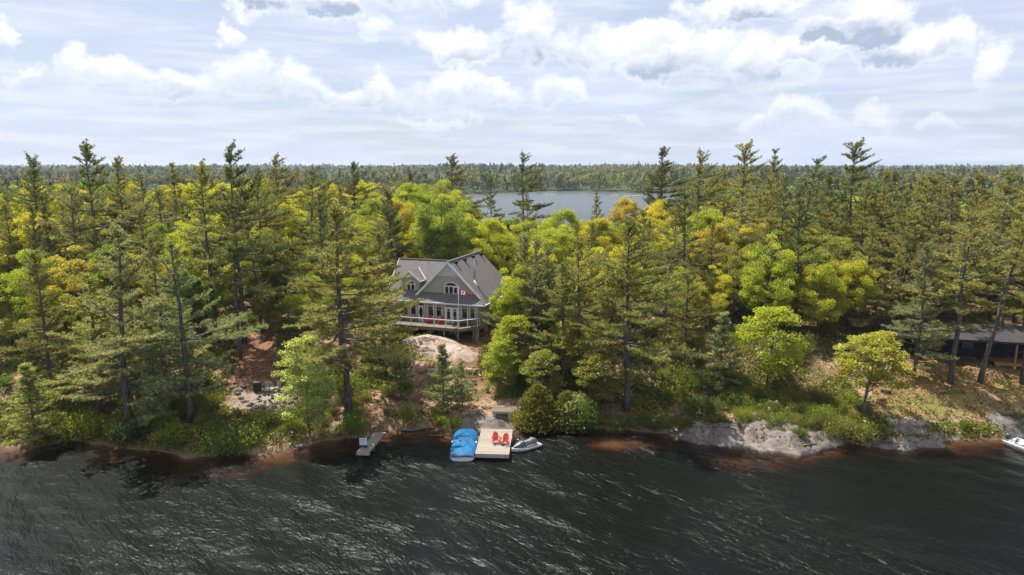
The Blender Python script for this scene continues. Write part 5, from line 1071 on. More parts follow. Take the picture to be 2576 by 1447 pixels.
b = MB(); b.box(-.36, 0, .42, .36, .03, 1.10); bo = b.build('board', M['signwhite'], sg); b = MB(); b.box(-.36, 0, .16, .36, .03, .417); lo = b.build('lower_strip', M['dark'], sg)
for x in (-.3, .3): b = MB(); b.box(x - .02, .035, -.1, x + .02, .06, 1.05); b.build('post', M['dark'], sg)
def ink(z, x0, x1, h, dash, mat='ink', par=None):
    b = MB(); x = x0; rr = random.Random(int(z * 1000))
    while x < x1: wd = rr.uniform(.4, 1.0) * dash; b.box(x, -.006, z, min(x1, x + wd), -.002, z + h * rr.uniform(.55, 1)); x += wd + .3 * dash
    b.build('lettering', M[mat], par or bo)
ink(.90, -.26, -.06, .07, .035); ink(.90, -.02, .14, .10, .035); ink(.78, -.24, .0, .022, .05); ink(.70, -.24, .12, .022, .05); ink(.63, -.24, .2, .022, .05); ink(.28, -.12, .12, .03, .04, 'signwhite', lo); ink(.22, -.1, .1, .015, .04, 'signwhite', lo)
# ------------------------------------------------------------------ sun platform by the dock
pl0 = on_z(1283, 1024, 1.62); plf = thing('platform', 'low weathered wooden platform beside the cedar, up from the dock', 'platform', (pl0[0], pl0[1], 0), R(-4)); gz0 = gz(pl0[0], pl0[1])
pm = MB(); pm.box(-1.75, .0, -.04, 1.75, .15, 0); pme = pm.mesh('plank', M['dkwood'])
for i in range(11): o = bpy.data.objects.new('plank', pme); link(o, plf); o.location = (0, -.9 + i * .165, gz0 + .50)
b = MB(); b.box(-1.78, -.96, gz0 + .22, 1.78, -.91, gz0 + .49); b.build('front_board', M['dock'], plf)
for x in (-1.6, 0.0, 1.6):
    for y in (-.7, .7): b = MB(); b.box(x - .15, y - .12, gz0 - .3, x + .15, y + .12, gz0 + .455); b.build('block', M['concrete'], plf)
# ------------------------------------------------------------------ fire pit, chairs, grill
def gp(u, v): p = hit(u, v); return (float(p[0]), float(p[1]), float(p[2]))
for i, (u, v, rz, lab) in enumerate([(671, 985, .25, 'left'), (699, 984, -.15, 'middle'), (720, 986, -.4, 'right')]):
    patio_chair('grey sling chair by the fire pit, the %s of three in a row' % lab, gp(u, v), rz, M['sling'], M['dark'], 'grey chairs by the fire pit', 1.05)
patio_chair('grey sling chair on the near right side of the fire pit', gp(712, 1012), 2.2, M['sling'], M['dark'], 'grey chairs by the fire pit', 1.0)
p = gp(685, 987); st_ = thing('side_table', 'small grey table between the fire pit chairs', 'table', p); b = MB(); b.box(-.25, -.25, .43, .25, .25, .46); b.build('table_top', M['sling'], st_)
for x in (-.2, .2):
    for y in (-.2, .2): b = MB(); b.tube([(x, y, 0), (x, y, .43)], .015, 6); b.build('leg', M['dark'], st_)
p = gp(648, 984); gr_ = thing('grill', 'black barbecue grill left of the fire pit chairs', 'grill', p, .2)
b = MB(); b.box(-.4, -.28, .12, .4, .28, .72); b.build('cabinet', M['dark'], gr_, bevel=.03); b = MB(); ss = [[(x, .27 * math.cos(a), .74 + .33 * math.sin(a)) for a in np.linspace(0, math.pi, 9)] for x in (-.38, .38)]; loft(b, ss); b.add(ss[0], [tuple(range(9))]); b.add(ss[1], [tuple(range(9))[::-1]]); b.build('lid', M['dark'], gr_)
b = MB(); b.box(.42, -.24, .72, .80, .24, .75); b.build('side_shelf', M['metal'], gr_)
for x in (-.33, .33): b = MB(); b.tube([(x, -.2, .06), (x, .2, .06)], .07, 10); b.build('wheel', M['dark'], gr_)
# rocks -------------------------------------------------------------
import bmesh
def boulder(name, label, loc, size, seed, mat, group=None, rz=0.0, cuts=9, sub=4, cat='rock'):
    bm = bmesh.new(); bmesh.ops.create_icosphere(bm, subdivisions=sub, radius=1.0); rs_ = np.random.RandomState(seed); co = np.array([v.co for v in bm.verts])
    for k in range(cuts):
        n_ = unit(rs_.normal(0, 1, 3) * [1, 1, .8]); d_ = rs_.uniform(.45, .85); s_ = co @ n_; over = np.maximum(0, s_ - d_); co = co - over[:, None] * n_ * .93
    rough = (fbm(co[:, 0] * 2.3 + co[:, 2], co[:, 1] * 2.3, seed, 4) - .5) * .20 + (fbm(co[:, 0] * 6 + co[:, 2] * 5, co[:, 1] * 6, seed + 3, 3) - .5) * .07
    co = co * (1 + rough[:, None]) * np.array(size)
    for v, c_ in zip(bm.verts, co): v.co = c_
    me = bpy.data.meshes.new(name); bm.to_mesh(me); bm.free(); me.materials.append(mat); me.polygons.foreach_set('use_smooth', np.ones(len(me.polygons), bool)); me.set_sharp_from_angle(angle=R(38))
    o = bpy.data.objects.new(name, me); link(o); o.location = loc; o.rotation_euler = (0, 0, rz); return tag(o, label, cat, group)
# fire ring and the stone edging of the terrace
fc = gp(668, 1003)
for k in range(9): a = k * .698; boulder('fire_ring_stone', 'grey stone in the ring of the fire pit', (fc[0] + .75 * math.cos(a), fc[1] + .7 * math.sin(a), gz(fc[0] + .75 * math.cos(a), fc[1] + .7 * math.sin(a)) + .06), (.24, .2, .17), 100 + k, M['grey'], 'fire ring stones', a, sub=2)
for k, (u, v) in enumerate([(603, 982), (598, 992), (606, 1003), (616, 1012), (630, 1020), (645, 1026), (662, 1028), (690, 1026), (712, 1022), (730, 1014), (745, 1003), (612, 975), (752, 990)]):
    p = gp(u, v); boulder('edging_stone', 'rough stone edging the fire pit terrace', (p[0], p[1], p[2] + .05), (.42, .34, .24), 130 + k, M['grey'], 'stones edging the fire pit terrace', k * 1.1, sub=2)
def outcrop(name, label, poly, mat, lift, res=.28, seed=1, soft=1.6, cracks=(), cat='rock', strata=False):
    """bare rock: a swelling sheet over the land inside an outline, closed underneath"""
    P = [tuple(hit(u, v)[:2]) for u, v in poly]; xs_ = [p[0] for p in P]; ys_ = [p[1] for p in P]
    gx = np.arange(min(xs_) - .6, max(xs_) + .6, res); gy2 = np.arange(min(ys_) - .6, max(ys_) + .6, res); X, Y = np.meshgrid(gx, gy2)
    D = np.full(X.shape, 1e9)
    for (xa, ya), (xb, yb) in zip(P, P[1:] + P[:1]):
        t_ = np.clip(((X - xa) * (xb - xa) + (Y - ya) * (yb - ya)) / max(1e-6, (xb - xa) ** 2 + (yb - ya) ** 2), 0, 1); D = np.minimum(D, np.hypot(X - xa - t_ * (xb - xa), Y - ya - t_ * (yb - ya)))
    ins = np.array([inpoly(a, b, P) for a, b in zip(X.ravel(), Y.ravel())]).reshape(X.shape); D = np.where(ins, D, -D) + (fbm(X * .9, Y * .9, seed + 5, 3) - .5) * .9
    base_ = np.maximum(ground(X, Y), -.6)
    if soft > 2:
        for _ in range(14): base_ = (base_ + np.roll(base_, 1, 0) + np.roll(base_, -1, 0) + np.roll(base_, 1, 1) + np.roll(base_, -1, 1)) / 5
        base_ = np.maximum(base_, ground(X, Y) - .12)
    Z = base_ - .35 + (lift + .35) * np.sqrt(sstep(D, -.35, soft)) + (fbm(X * .5, Y * .5, seed, 3) - .5) * (.12 if soft > 2 else .3) * sstep(D, 0, 1) + (fbm(X * 2.2, Y * 2.2, seed + 2, 3) - .5) * .12
    for cr in cracks:
        C_ = [tuple(hit(u, v)[:2]) for u, v in cr]; dd = np.full(X.shape, 1e9)
        for (xa, ya), (xb, yb) in zip(C_[:-1], C_[1:]):
            t_ = np.clip(((X - xa) * (xb - xa) + (Y - ya) * (yb - ya)) / max(1e-6, (xb - xa) ** 2 + (yb - ya) ** 2), 0, 1); dd = np.minimum(dd, np.hypot(X - xa - t_ * (xb - xa), Y - ya - t_ * (yb - ya)))
        Z = Z - .22 * np.exp(-(dd / .16) ** 2)
    if strata: q_ = Z / .30 + fbm(X * .35 + Y * .2, Y * .35, seed + 9, 2) * 3; Z = Z * .35 + .65 * (Z + .30 * (np.floor(q_) + sstep(q_ - np.floor(q_), .0, .35) - q_))
    nx, ny = len(gx), len(gy2); f = grid_faces(nx, ny); top = np.stack([X, Y, Z], -1).reshape(-1, 3); keep = (D.reshape(-1)[f] > -.8).any(1); f = f[keep]
    me = np_mesh(name, top, f, mat, smooth=True); o = bpy.data.objects.new(name, me); link(o)
    sl = o.modifiers.new('thick', 'SOLIDIFY'); sl.thickness = .5; sl.offset = -1; return tag(o, label, cat)
outcrop('granite_outcrop', 'smooth pinkish granite dome below the deck', [(975, 868), (1005, 850), (1060, 838), (1110, 842), (1155, 858), (1195, 884), (1214, 908), (1190, 920), (1130, 914), (1085, 905), (1058, 915), (1030, 932), (1002, 928), (1000, 895)], M['pink'], .38, .22, 3, 2.2,
        cracks=[[(1000, 866), (1060, 872), (1120, 866), (1150, 870)], [(1130, 905), (1150, 885), (1165, 868)], [(1022, 915), (1045, 905), (1060, 902)], [(1050, 850), (1100, 870), (1110, 890), (1140, 915)]])
outcrop('granite_slab', 'pale lichen-flecked rock slab sloping into the water behind the dock', [(1150, 1078), (1152, 1062), (1165, 1048), (1180, 1040), (1205, 1038), (1240, 1046), (1280, 1060), (1296, 1074), (1285, 1090), (1215, 1092)], M['grey'], .22, .2, 9, .8)
outcrop('granite_slab', 'grey rock slab at the right edge of the picture above the aluminium boat', [(2480, 1048), (2520, 1040), (2600, 1045), (2640, 1080), (2600, 1098), (2530, 1095), (2490, 1075)], M['grey'], .3, .25, 12, .8)
outcrop('granite_slab', 'sloping pinkish ledge right of the small forked tree', [(2190, 1065), (2230, 1050), (2300, 1048), (2390, 1062), (2450, 1080), (2440, 1100), (2390, 1112), (2290, 1112), (2200, 1108)], M['pink'], .15, .25, 14, .9)
outcrop('rock_ledge', 'long fissured grey rock ledge along the right shore', [(1690, 1095), (1715, 1072), (1760, 1066), (1830, 1062), (1890, 1040), (1950, 1050), (2010, 1075), (2080, 1088), (2130, 1098), (2140, 1118), (2060, 1135), (2000, 1144), (1900, 1134), (1850, 1124), (1740, 1118)], M['grey'], .30, .17, 21, .4, strata=True,
        cracks=[[(1765, 1050), (1768, 1110)], [(1850, 1060), (1870, 1100), (1930, 1110)], [(1900, 1035), (1925, 1120)], [(1930, 1085), (2000, 1095), (2070, 1115)], [(2020, 1065), (2040, 1130)], [(1700, 1080), (1830, 1085)]])
outcrop('rock_ledge', 'low pale rock shelf at the water right of the small forked tree', [(2180, 1118), (2185, 1090), (2240, 1072), (2320, 1075), (2370, 1095), (2385, 1125), (2280, 1132)], M['grey'], .25, .17, 27, .4, strata=True, cracks=[[(2240, 1072), (2260, 1125)], [(2200, 1100), (2330, 1105)]])
LEDGE = [(1712, 1090, 1.1, .8, .55, 'squarish grey boulder at the left end of the shoreline ledges'), (1760, 1085, 1.5, 1.0, .95, 'blocky grey boulder on the shoreline, second from the left of the ledges'), (1850, 1098, 2.0, .9, .6, 'long low pinkish boulder at the waterline of the ledges'),
         (1835, 1075, 1.6, 1.0, .9, 'grey rock face behind the long low boulder'), (1905, 1088, 1.5, 1.3, 1.25, 'tall angular grey rock in the middle of the ledges'), (1965, 1098, 1.9, 1.3, 1.0, 'slanting layered rock right of the tall angular rock'),
         (2010, 1118, 2.2, .9, .55, 'flat dark-edged rock at the water below the layered rock'), (2070, 1110, 1.8, .9, .6, 'flat pinkish rock at the water, right of the layered rock'), (2105, 1088, 1.4, 1.1, .9, 'rounded pale boulder near the foot of the small forked tree'),
         (1958, 1028, .75, .6, .7, 'fissured grey boulder standing alone above the ledges'), (1985, 1048, .6, .4, .35, 'small pale rock below the lone fissured boulder'), (2220, 1108, 1.3, .8, .5, 'pale rock at the water below the small forked tree'), (2290, 1108, 1.9, 1.0, .7, 'big pale rounded rock sloping into the water'),
         (1228, 1030, .75, .5, .32, 'flat grey rock beside the wooden platform'), (2385, 1022, .8, .6, .3, 'low grey rock on the lawn near the cottage'), (1310, 1078, .8, .5, .25, 'low rock at the waterline behind the watercraft'), (1040, 1082, 1.3, .4, .2, 'low wet rock at the waterline of the little cove'),
         (750, 1126, .8, .4, .25, 'dark rock at the waterline below the young birch'), (585, 978, .55, .45, .35, 'dark stone left of the fire pit'), (822, 1000, .6, .5, .4, 'brown boulder behind the young birch'), (2508, 958, .4, .3, .22, 'small pale stone by the cottage porch'), (1090, 1008, .9, .4, .18, 'flat pale stone on the path between the two small pines')]
for k, (u, v, sx, sy, sz, lab) in enumerate(LEDGE):
    p = gp(u, v); boulder('boulder', lab, (p[0], p[1] + sy * .5, max(0, p[2]) + sz * .12), (sx * 1.15, sy, sz * (.62 if k < 13 and k != 9 else 1)), 200 + k, M['pink'] if 'pink' in lab else M['grey'], 'shoreline rocks' if k < 13 else None, (k * .37) % .7 - .35, cuts=26)
for k, (u, y, sx, lab) in enumerate([(1590, 610, 15, 'low bare rocky islet in the back lake, the larger'), (1548, 625, 8, 'bare rock point in the back lake left of the larger islet'), (1385, 650, 8, 'pale shore rock on the far side of the back lake')]):
    q = on_y(u, 483, y); boulder('islet', lab, (q[0], y, -.4), (sx, 5, 1.7), 260 + k, M['grey'], None, .1, sub=4)
# aluminium boat -------------------------------------------------------
M['alu'] = m_plain('brushed_aluminium', (.55, .56, .57), .35, .85, .1, 3); M['motor'] = m_plain('outboard_cowl', (.055, .085, .115), .3, var=.1)
ab_s, ab_b = on_z(2540, 1108, .4), on_z(2650, 1150, .4); arz = math.atan2(-(ab_b[0] - ab_s[0]), ab_b[1] - ab_s[1])
ab = thing('fishing_boat', 'aluminium fishing boat with a dark outboard at the right edge', 'boat', (ab_s[0], ab_s[1], 0), arz); AL = 5.0; hs = []
for s in np.linspace(0, 1, 12):
    y = AL * s; wb = .95 * (1 - max(0, (s - .5) / .5) ** 2 * .9); top = .55 + .2 * s ** 2; k = max(0, s - .6); hs.append([(-wb, y, top), (-wb * .9, y, .08 + k * .5), (0, y, -.15 + k * .7), (wb * .9, y, .08 + k * .5), (wb, y, top)])
b = MB(); loft(b, hs[::-1]); b.add(hs[0], [(0, 1, 2, 3, 4)]); hl_ = b.build('hull', M['alu'], ab); sm = hl_.modifiers.new('thick', 'SOLIDIFY'); sm.thickness = .03
b = MB(); b.add([(x, y, .22) for s_ in hs for x, y in ((s_[0][0] * .9, s_[0][1]), (s_[4][0] * .9, s_[4][1]))], [(2 * i, 2 * i + 1, 2 * i + 3, 2 * i + 2) for i in range(11)]); b.build('floor', M['alu'], ab)
for sd_ in (0, 4): b = MB(); b.tube([Vector(s_[sd_]) for s_ in hs], .035, 6); b.build('gunwale', M['white'], ab)
for y in (1.2, 2.6): b = MB(); b.box(-.8, y, .40, .8, y + .35, .46); b.build('bench', M['alu'], ab)
b = MB(); ss = []
for z, r_ in ((.55, .16), (.62, .2), (.9, .2), (1.02, .15), (1.06, .05)): ss.append([(r_ * math.cos(a), -.22 + 1.35 * r_ * math.sin(a), z) for a in np.linspace(0, 2 * math.pi, 12, False)])
loft(b, ss, True); b.add(ss[-1], [tuple(range(12))]); mo = b.build('outboard', M['motor'], ab); b = MB(); b.box(-.07, -.3, -.4, .07, -.12, .56); b.build('lower_unit', M['dark'], mo)
b = MB(); b.tube([(.45 + .22 * math.cos(a), .5 + .22 * math.sin(a), .5) for a in np.linspace(0, 6.283, 18)], .04, 6); b.build('ring_buoy', M['white'], ab)
# small things on the land ---------------------------------------------
p = gp(1990, 906); ub = thing('utility_box', 'small brown utility box on the slope above the right shore', 'box', p, .3); b = MB(); b.box(-.3, -.3, -.1, .3, .3, .48); b.build('body', M['dkwood'], ub, bevel=.02); b = MB(); b.box(-.34, -.34, .48, .34, .34, .55); b.build('lid', M['concrete'], ub)
p = gp(2228, 988); tu = thing('tub', 'low black plastic tub lying on the lawn beyond the small forked tree', 'tub', p, -.2); b = MB(); b.prism([(-.5, -.3, .18), (.5, -.3, .18), (.5, .3, .18), (-.5, .3, .18)], (0, 0, .04)); b.build('lid', M['dark'], tu); b = MB(); b.box(-.45, -.26, -.05, .45, .26, .18); b.build('body', M['dark'], tu)
M['log'] = m_bark('pale_log', (.30, .25, .2), (.5, .44, .37))
for k in range(7):
    p = gp(2226 + k * 6, 926 + (k % 3) * 4); o = thing('log', 'pale cut log in the small heap left of the cottage', 'log', (p[0], p[1], p[2] + .1 + .1 * (k % 2)), .4 + .5 * math.sin(k), 'logs heaped left of the cottage'); b = MB(); b.tube([(-.7, 0, 0), (0, .02, .01), (.7, 0, 0)], .1, 8); b.build('bark', M['log'], o)
p = gp(1160 * .0 + 930, 843); kz = hgz(-13.9, -4.1)
ky = thing('kayak', 'red kayak lying on the ground below the deck stairs', 'kayak', (*hw(-14.3, -3.7), kz + .12), HR + 1.9); M['kay'] = m_plain('kayak_red', (.55, .06, .02), .35, var=.15, scale=2); b = MB(); ss = []
for s in np.linspace(0, 1, 13): r_ = .02 + .30 * math.sin(math.pi * s) ** .7; ss.append([(r_ * math.cos(a), 2.9 * (s - .5), .12 + (.16 if math.sin(a) > 0 else .2) * (r_ / .32) * math.sin(a)) for a in np.linspace(0, 2 * math.pi, 12, False)])
loft(b, ss, True); b.build('hull', M['kay'], ky); b = MB(); b.lathe([(.22, .25), (.24, .29), (.2, .29)], 14); b.build('cockpit', M['dark'], ky)
fe = thing('picket_fence', 'short weathered picket railing beside the reddish needle path', 'fence', gp(580, 862), R(6)); x = -1.6
for k in range(12): b = MB(); xx = -1.6 + k * .3; q = fe.location; zz = gz(q[0] + xx, q[1]) - q[2]; b.box(xx - .03, -.015, zz - .1, xx + .03, .015, zz + 1.0); b.build('picket', M['dkwood'], fe)
for z in (.25, .85): b = MB(); b.bar((-1.7, .03, z), (1.8, .03, z + .1), .04, .08); b.build('rail', M['dkwood'], fe)
for k, (u, v) in enumerate([(2170, 985), (2188, 987), (2205, 988), (2222, 990), (2240, 992), (2255, 994)]):
    p = gp(u, v); b = MB(); b.tube([(0, 0, -.1), (0, 0, .62)], .022, 6); o = b.build('fence_stake', M['dkwood'], None, p); tag(o, 'thin stake in the low row behind the small forked tree', 'stake', 'row of thin stakes')
p = on_y(1762, 400, 2600); ms = thing('mast', 'thin radio mast on the far horizon beside the broad-tiered pine', 'mast', (p[0] + 20, 2600, 10)); b = MB(); b.tube([(0, 0, 0), (0, 0, 58)], [.9, .45], 6); b.build('pole', M['metal'], ms)
for z in (20, 38): b = MB(); b.box(-1.2, -1.2, z, 1.2, 1.2, z + .6); b.build('collar', M['metal'], ms)
# ------------------------------------------------------------------ shrubs, one by one
rs = np.random.RandomState(91); SC_ = [('lime', .62), ('yellow', .6), ('green', .62), ('olive', .75), ('deep', 1.1)]
def free_ground(x, y):
    if house_zone(x, y) and y > 70.5 and -11.5 < x < -3 and y < 84: return False
    lx = (x - HX) * math.cos(HR) + (y - HY) * math.sin(HR); ly = -(x - HX) * math.sin(HR) + (y - HY) * math.cos(HR)
    if -14 < lx < .5 and -4.6 < ly < 12.5: return False
    if -5.2 < x < 1.9 and y < 71.5: return False            # dock slab and platform
    if -14 < x < 2 and 68.3 < y < 71.3: return False        # path
    if (x + 26) ** 2 / 22 + (y - 68.6) ** 2 / 7 < 1: return False
    if abs(x + 29.5 + (y - 76) * .35) < 3.0 and 70 < y < 86: return False
    lx = (x - 55.5) * math.cos(CH) + (y - 77.6) * math.sin(CH); ly = -(x - 55.5) * math.sin(CH) + (y - 77.6) * math.cos(CH)
    if -11 < lx < 14 and -4 < ly < 9: return False
    t_ = y - float(shore_y(np.array([x]))[0])
    if x > 36 and 2.0 < t_ < 12: return False
    return True
REG = [(-90, -34, 'on the far left bank'), (-34, -16, 'on the bank around the fire pit'), (-16, 3, 'on the slope between house and dock'), (3, 17, 'under the large shoreline pine'), (17, 36, 'above the grey ledges'), (36, 90, 'near the black cottage')]
n_s = 0; made = []
for k in range(2600):
    if n_s >= 215: break
    y_off = rs.gamma(1.6, 4.5) + 1.0; x = rs.uniform(-62, 62); y = float(shore_y(np.array([x]))[0]) + y_off
    if y_off > 30 or abs(x) > .80 * y or not free_ground(x, y): continue
    if any((x - a) ** 2 + (y - b) ** 2 < 1.4 for a, b in made): continue
    if fbm(np.array([x * .16]), np.array([y * .16]), 77, 2)[0] < .42: continue
    if -30 < x < -3 and rs.rand() < .6: continue
    made.append((x, y)); reg = [r for r in REG if r[0] <= x < r[1]]
    if not reg: continue
    c, kk = SC_[rs.choice(5, p=[.18, .18, .12, .36, .16])]; w_ = {'lime': 'lime-green', 'yellow': 'yellow-green', 'green': 'fresh green', 'olive': 'olive', 'deep': 'dark green'}[c]; h = rs.uniform(.6, 1.3) * (1.5 if y_off > 8 else 1.0)
    plant('shrub', SHRUB[rs.randint(4)], x, y, h, tuple(v * kk for v in BC[c]), '%s shrub %s' % (w_, reg[0][2]), 'shrub', '%s shrubs %s' % (w_, reg[0][2]), rs.uniform(0, 6.28), rs.uniform(.7, 1.0)); n_s += 1
for (u, v, vt, c, lab, wd) in [(1720, 1078, 1045, 'olive', 'olive shrub on top of the left end of the rock ledge', 1.6), (1800, 1070, 1035, 'olive', 'dull olive shrub in the middle of the rock ledge', 1.8), (1870, 1060, 1030, 'yellow', 'yellowish shrub above the tall angular rock', 1.3), (1925, 1062, 1035, 'lime', 'small lime shrub growing in the ledge beside the tall angular rock', 1.1), (2040, 1080, 1045, 'olive', 'olive shrub behind the flat pinkish rock', 1.8), (2060, 1060, 1020, 'lime', 'lime shrub uphill of the layered rock', 1.5), (1780, 1040, 1000, 'deep', 'dark spreading shrub above the blocky boulder', 1.8),
                               (1110, 1072, 1040, 'yellow', 'yellowish shrub on the waterline left of the blue-covered boat', 1.6), (1140, 1076, 1052, 'green', 'small green shrub at the waterline beside the blue-covered boat', 1.2), (1313, 1072, 1040, 'yellow', 'yellow shrub at the waterline right behind the dock', 1.1), (890, 1090, 1040, 'green', 'bright green shrub at the foot of the big pine by the narrow dock', 1.4), (575, 1138, 1085, 'green', 'bright green shrub hanging over the water left of the bare bank', 1.5), (2160, 1108, 1062, 'olive', 'broad dark juniper shrub at the foot of the small forked tree', 1.9), (2200, 1104, 1064, 'olive', 'second dark juniper shrub right of the foot of the small forked tree', 1.9), (2100, 1100, 1050, 'olive', 'olive shrub on the pale boulder left of the small forked tree', 1.3), (1440, 1070, 985, 'pale', 'pale-flowered shrub right of the dense cedar', 1.3), (1470, 1075, 1010, 'green', 'green shrub at the water right of the pale-flowered shrub', 1.3), (1650, 1085, 1030, 'olive', 'olive shrub drooping over the water left of the ledges', 1.8), (1560, 1082, 1035, 'olive', 'wide olive shrub at the water below the large shoreline pine', 2.0), (430, 1130, 1060, 'lime', 'lime shrub at the water on the left bank', 1.6), (210, 1100, 1040, 'lime', 'lime-green shrub at the water right of the small leaning pine', 1.8), (320, 1122, 1050, 'deep', 'dark shrub at the water under the broad dense pine', 2.0)]:
    tree_px('shrub', SHRUB[len(lab) % 4], (u, v), vt, tuple(q * .7 for q in BC[c]), lab, 'shrub', wide=min(1.0, wd * .55))
# ------------------------------------------------------------------ low plants and fallen leaves on the forest floor
rs = np.random.RandomState(23); N = 90000
yo = rs.gamma(1.3, 8.0, N) + .15; x = rs.uniform(-64, 64, N); y = shore_y(x) + yo; ok = (np.abs(x) < .8 * y) & (yo < 45); x, y, yo = x[ok], y[ok], yo[ok]
lx = (x - HX) * math.cos(HR) + (y - HY) * math.sin(HR); ly = -(x - HX) * math.sin(HR) + (y - HY) * math.cos(HR)
bare = ((lx > -14) & (lx < .6) & (ly > -2.5) & (ly < 12)) | ((x > -5) & (x < 1.6) & (y < 70.8)) | (((x + 26) ** 2 / 18 + (y - 68.6) ** 2 / 5.5) < 1) | ((x > -12.8) & (x < -4) & (y > 76.4) & (y < 83.3))
pathm = ((x > -13) & (x < 2) & (y > 68.7) & (y < 70.9)) | ((np.abs(x + 29.5 + (y - 76) * .35) < 2.6) & (y > 70) & (y < 86))
lawn = (x > 37) & (yo > 2.0) & (yo < 14); dn_ = fbm(x * .3, y * .3, 66, 3)
keep = ~bare & (rs.rand(len(x)) < np.where(pathm, .05, np.where(lawn, .06, np.where((x > -24) & (x < -2) & (yo < 9), .28, 1) * np.clip((dn_ - .30) * 4.5, .06, 1)))); x, y, yo, dn_ = x[keep], y[keep], yo[keep], dn_[keep]; z = ground(x, y)
n = len(x); L_ = 5; C = np.repeat(np.stack([x, y, z], -1), L_, 0) + rs.normal(0, 1, (n * L_, 3)) * [.16, .16, .0]; hgt = np.repeat(.08 + .42 * rs.rand(n) ** 1.6 * np.clip(dn_ * 2 - .3, .2, 1), L_); C[:, 2] += hgt * rs.rand(n * L_) + .03
pal = np.array([(.22, .25, .022), (.12, .17, .022), (.28, .25, .03), (.17, .16, .035), (.30, .16, .06), (.08, .12, .02)]); ci = rs.choice(6, n, p=[.24, .24, .14, .18, .08, .12]); cc = np.repeat(pal[ci], L_, 0) * rs.uniform(.7, 1.3, (n * L_, 1))
nrm = unit(rs.normal(0, 1, (n * L_, 3)) + [0, 0, .8]); a = unit(np.cross(nrm, rs.normal(0, 1, (n * L_, 3)))); b = np.cross(nrm, a); l = rs.uniform(.08, .17, (n * L_, 1)); V = np.stack([C - a * l, C + b * l * .6, C + a * l, C - b * l * .6], 1).reshape(-1, 3)
gc = link(bpy.data.objects.new('ground_cover', np_mesh('ground_cover', V, np.arange(len(V)).reshape(-1, 4), M['cover'], col=cc))); gc['kind'] = 'stuff'; tag(gc, 'low green undergrowth covering the wooded slopes', 'undergrowth')
N = 42000; yo = rs.gamma(1.5, 6.5, N) + .3; x = rs.uniform(-60, 60, N); y = shore_y(x) + yo; dn_ = fbm(x * .25, y * .25, 70, 2); ok = (np.abs(x) < .8 * y) & (yo < 32) & (dn_ > .36) & ~((x > -12.8) & (x < -4) & (y > 76.4) & (y < 83.3)) & ~((x > -5) & (x < 1.6) & (y < 68.5)); x, y = x[ok], y[ok]; n = len(x)
C = np.stack([x, y, ground(x, y) + .04], -1); nrm = unit(rs.normal(0, .45, (n, 3)) + [0, 0, 1]); a = unit(np.cross(nrm, rs.normal(0, 1, (n, 3)))); b = np.cross(nrm, a); l = rs.uniform(.06, .13, (n, 1)); V = np.stack([C - a * l, C + b * l * .7, C + a * l, C - b * l * .7], 1).reshape(-1, 3)
pal = np.array([(.52, .37, .26), (.42, .26, .15), (.30, .17, .10), (.58, .44, .33)]); cc = pal[rs.randint(0, 4, n)] * rs.uniform(.8, 1.15, (n, 1))
ll = link(bpy.data.objects.new('leaf_litter', np_mesh('leaf_litter', V, np.arange(len(V)).reshape(-1, 4), M['cover'], col=cc))); ll['kind'] = 'stuff'; tag(ll, 'dry pinkish brown fallen leaves scattered over the slopes', 'leaf litter')
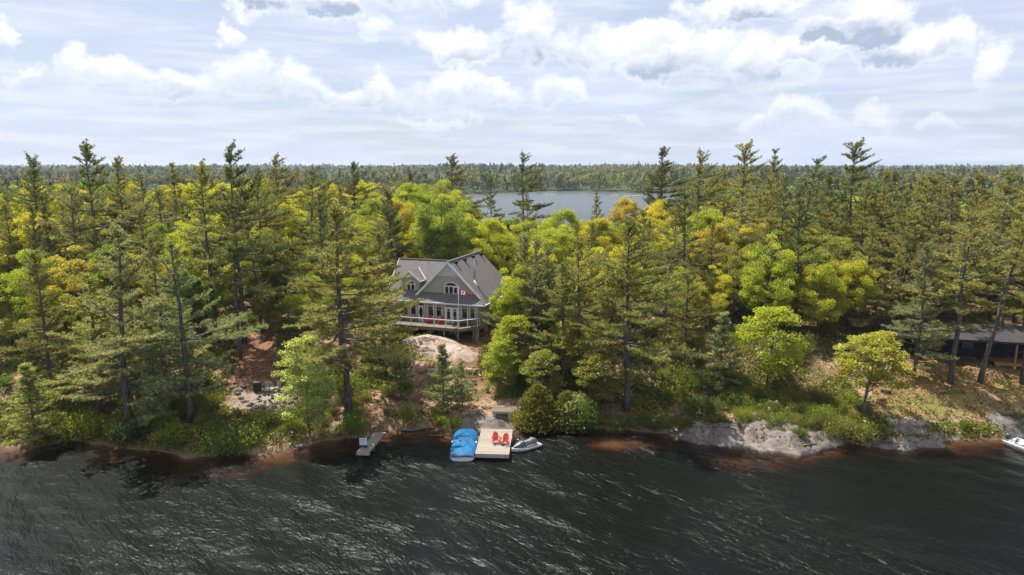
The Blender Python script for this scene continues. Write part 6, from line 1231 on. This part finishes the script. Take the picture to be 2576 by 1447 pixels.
# ------------------------------------------------------------------ the wood across the back lake, out to the horizon
rs = np.random.RandomState(29); PB = []; 
def far_pts(n, y0, y1, pw):
    y = y0 * (y1 / y0) ** (rs.rand(n) ** pw); x = rs.uniform(-.86, .86, n) * y; g = ground(x, y); k = g > .5; return x[k], y[k], g[k]
Vs = []; Cs = []
def far_trees(x, y, g, nf, size, seed, ph):
    rs_ = np.random.RandomState(seed)
    n = len(x); pine = (rs_.rand(n) < ph + .5 * (fbm(x * .006, y * .006, 88, 2) - .45) * 2); h = np.where(pine, rs_.uniform(10, 17, n), rs_.uniform(7.5, 13, n)); wd = np.where(pine, .19, .40) * h * rs_.uniform(.85, 1.2, n)
    q = unit(rs_.normal(0, 1, (n, nf, 3))); q[..., 2] = np.where(rs_.rand(n, nf) < .7, np.abs(q[..., 2]), q[..., 2]); f = rs_.rand(n, nf)
    bx = q[..., 0] * wd[:, None]; by = q[..., 1] * wd[:, None]; bz = .58 * h[:, None] + q[..., 2] * .42 * h[:, None]; px = np.cos(q[..., 0] * 9 + f * 6.28) * wd[:, None] * (1 - f) ** .8 * 1.15; py = np.sin(q[..., 0] * 9 + f * 6.28) * wd[:, None] * (1 - f) ** .8 * 1.15; pz = h[:, None] * (.15 + .87 * f)
    C = np.stack([np.where(pine[:, None], px, bx) + x[:, None], np.where(pine[:, None], py, by) + y[:, None], np.where(pine[:, None], pz, bz) + g[:, None]], -1).reshape(-1, 3)
    nr = unit(q + rs_.normal(0, .5, q.shape) + [0, 0, .35]).reshape(-1, 3); a = unit(np.cross(nr, rs_.normal(0, 1, nr.shape))); b = np.cross(nr, a); s = np.repeat(size * rs_.uniform(.7, 1.3, n) * np.where(pine, .8, 1.1), nf)[:, None] * rs_.uniform(.6, 1.2, (n * nf, 1))
    V = np.stack([C - a * s, C + b * s * .8, C + a * s, C - b * s * .8], 1).reshape(-1, 3)
    pal = np.array([(.20, .22, .05), (.13, .18, .045), (.24, .21, .05), (.10, .15, .05), (.24, .17, .065)]); pc = np.array([(.06, .085, .045), (.075, .10, .055), (.05, .07, .04)])
    c = np.where(pine[:, None], pc[rs_.randint(0, 3, n)], pal[rs_.randint(0, 5, n)]) * rs_.uniform(.8, 1.2, (n, 1)); Vs.append(V); Cs.append(np.repeat(c, nf, 0) * rs_.uniform(.75, 1.25, (n * nf, 1)))
xr = rs.uniform(-640, 420, 700); yr_ = far_shore(xr) + 6 + rs.gamma(1.2, 9, 700); far_trees(xr, yr_, ground(xr, yr_), 90, .85, 1, .25)
far_trees(*far_pts(1500, 215, 660, 1.0), 70, .8, 2, .45)
far_trees(*far_pts(2600, 690, 1700, .9), 42, 1.5, 3, .3)
far_trees(*far_pts(4200, 1300, 9000, .75), 16, 4.0, 4, .35)
V = np.concatenate(Vs); cc = np.concatenate(Cs)
ff = link(bpy.data.objects.new('far_woods', np_mesh('far_woods', V, np.arange(len(V)).reshape(-1, 4), M['far'], col=cc))); ff['kind'] = 'stuff'; tag(ff, 'distant mixed woods across the back lake out to the horizon', 'woods')
# ------------------------------------------------------------------ air
hz = MB(); hz.box(-9500, -300, -6.6, 9500, 14500, 62.0); M['haze'], t, out = material('haze'); pv = t.new('ShaderNodeVolumePrincipled'); pv.inputs['Color'].default_value = (.72, .82, 1, 1); pv.inputs['Density'].default_value = 0.0001; pv.inputs['Anisotropy'].default_value = .25; t.l.new(pv.outputs[0], out.inputs[1])
ho = hz.build('haze', M['haze']); ho['kind'] = 'stuff'; tag(ho, 'thin blue air between the camera and the far shore', 'haze')
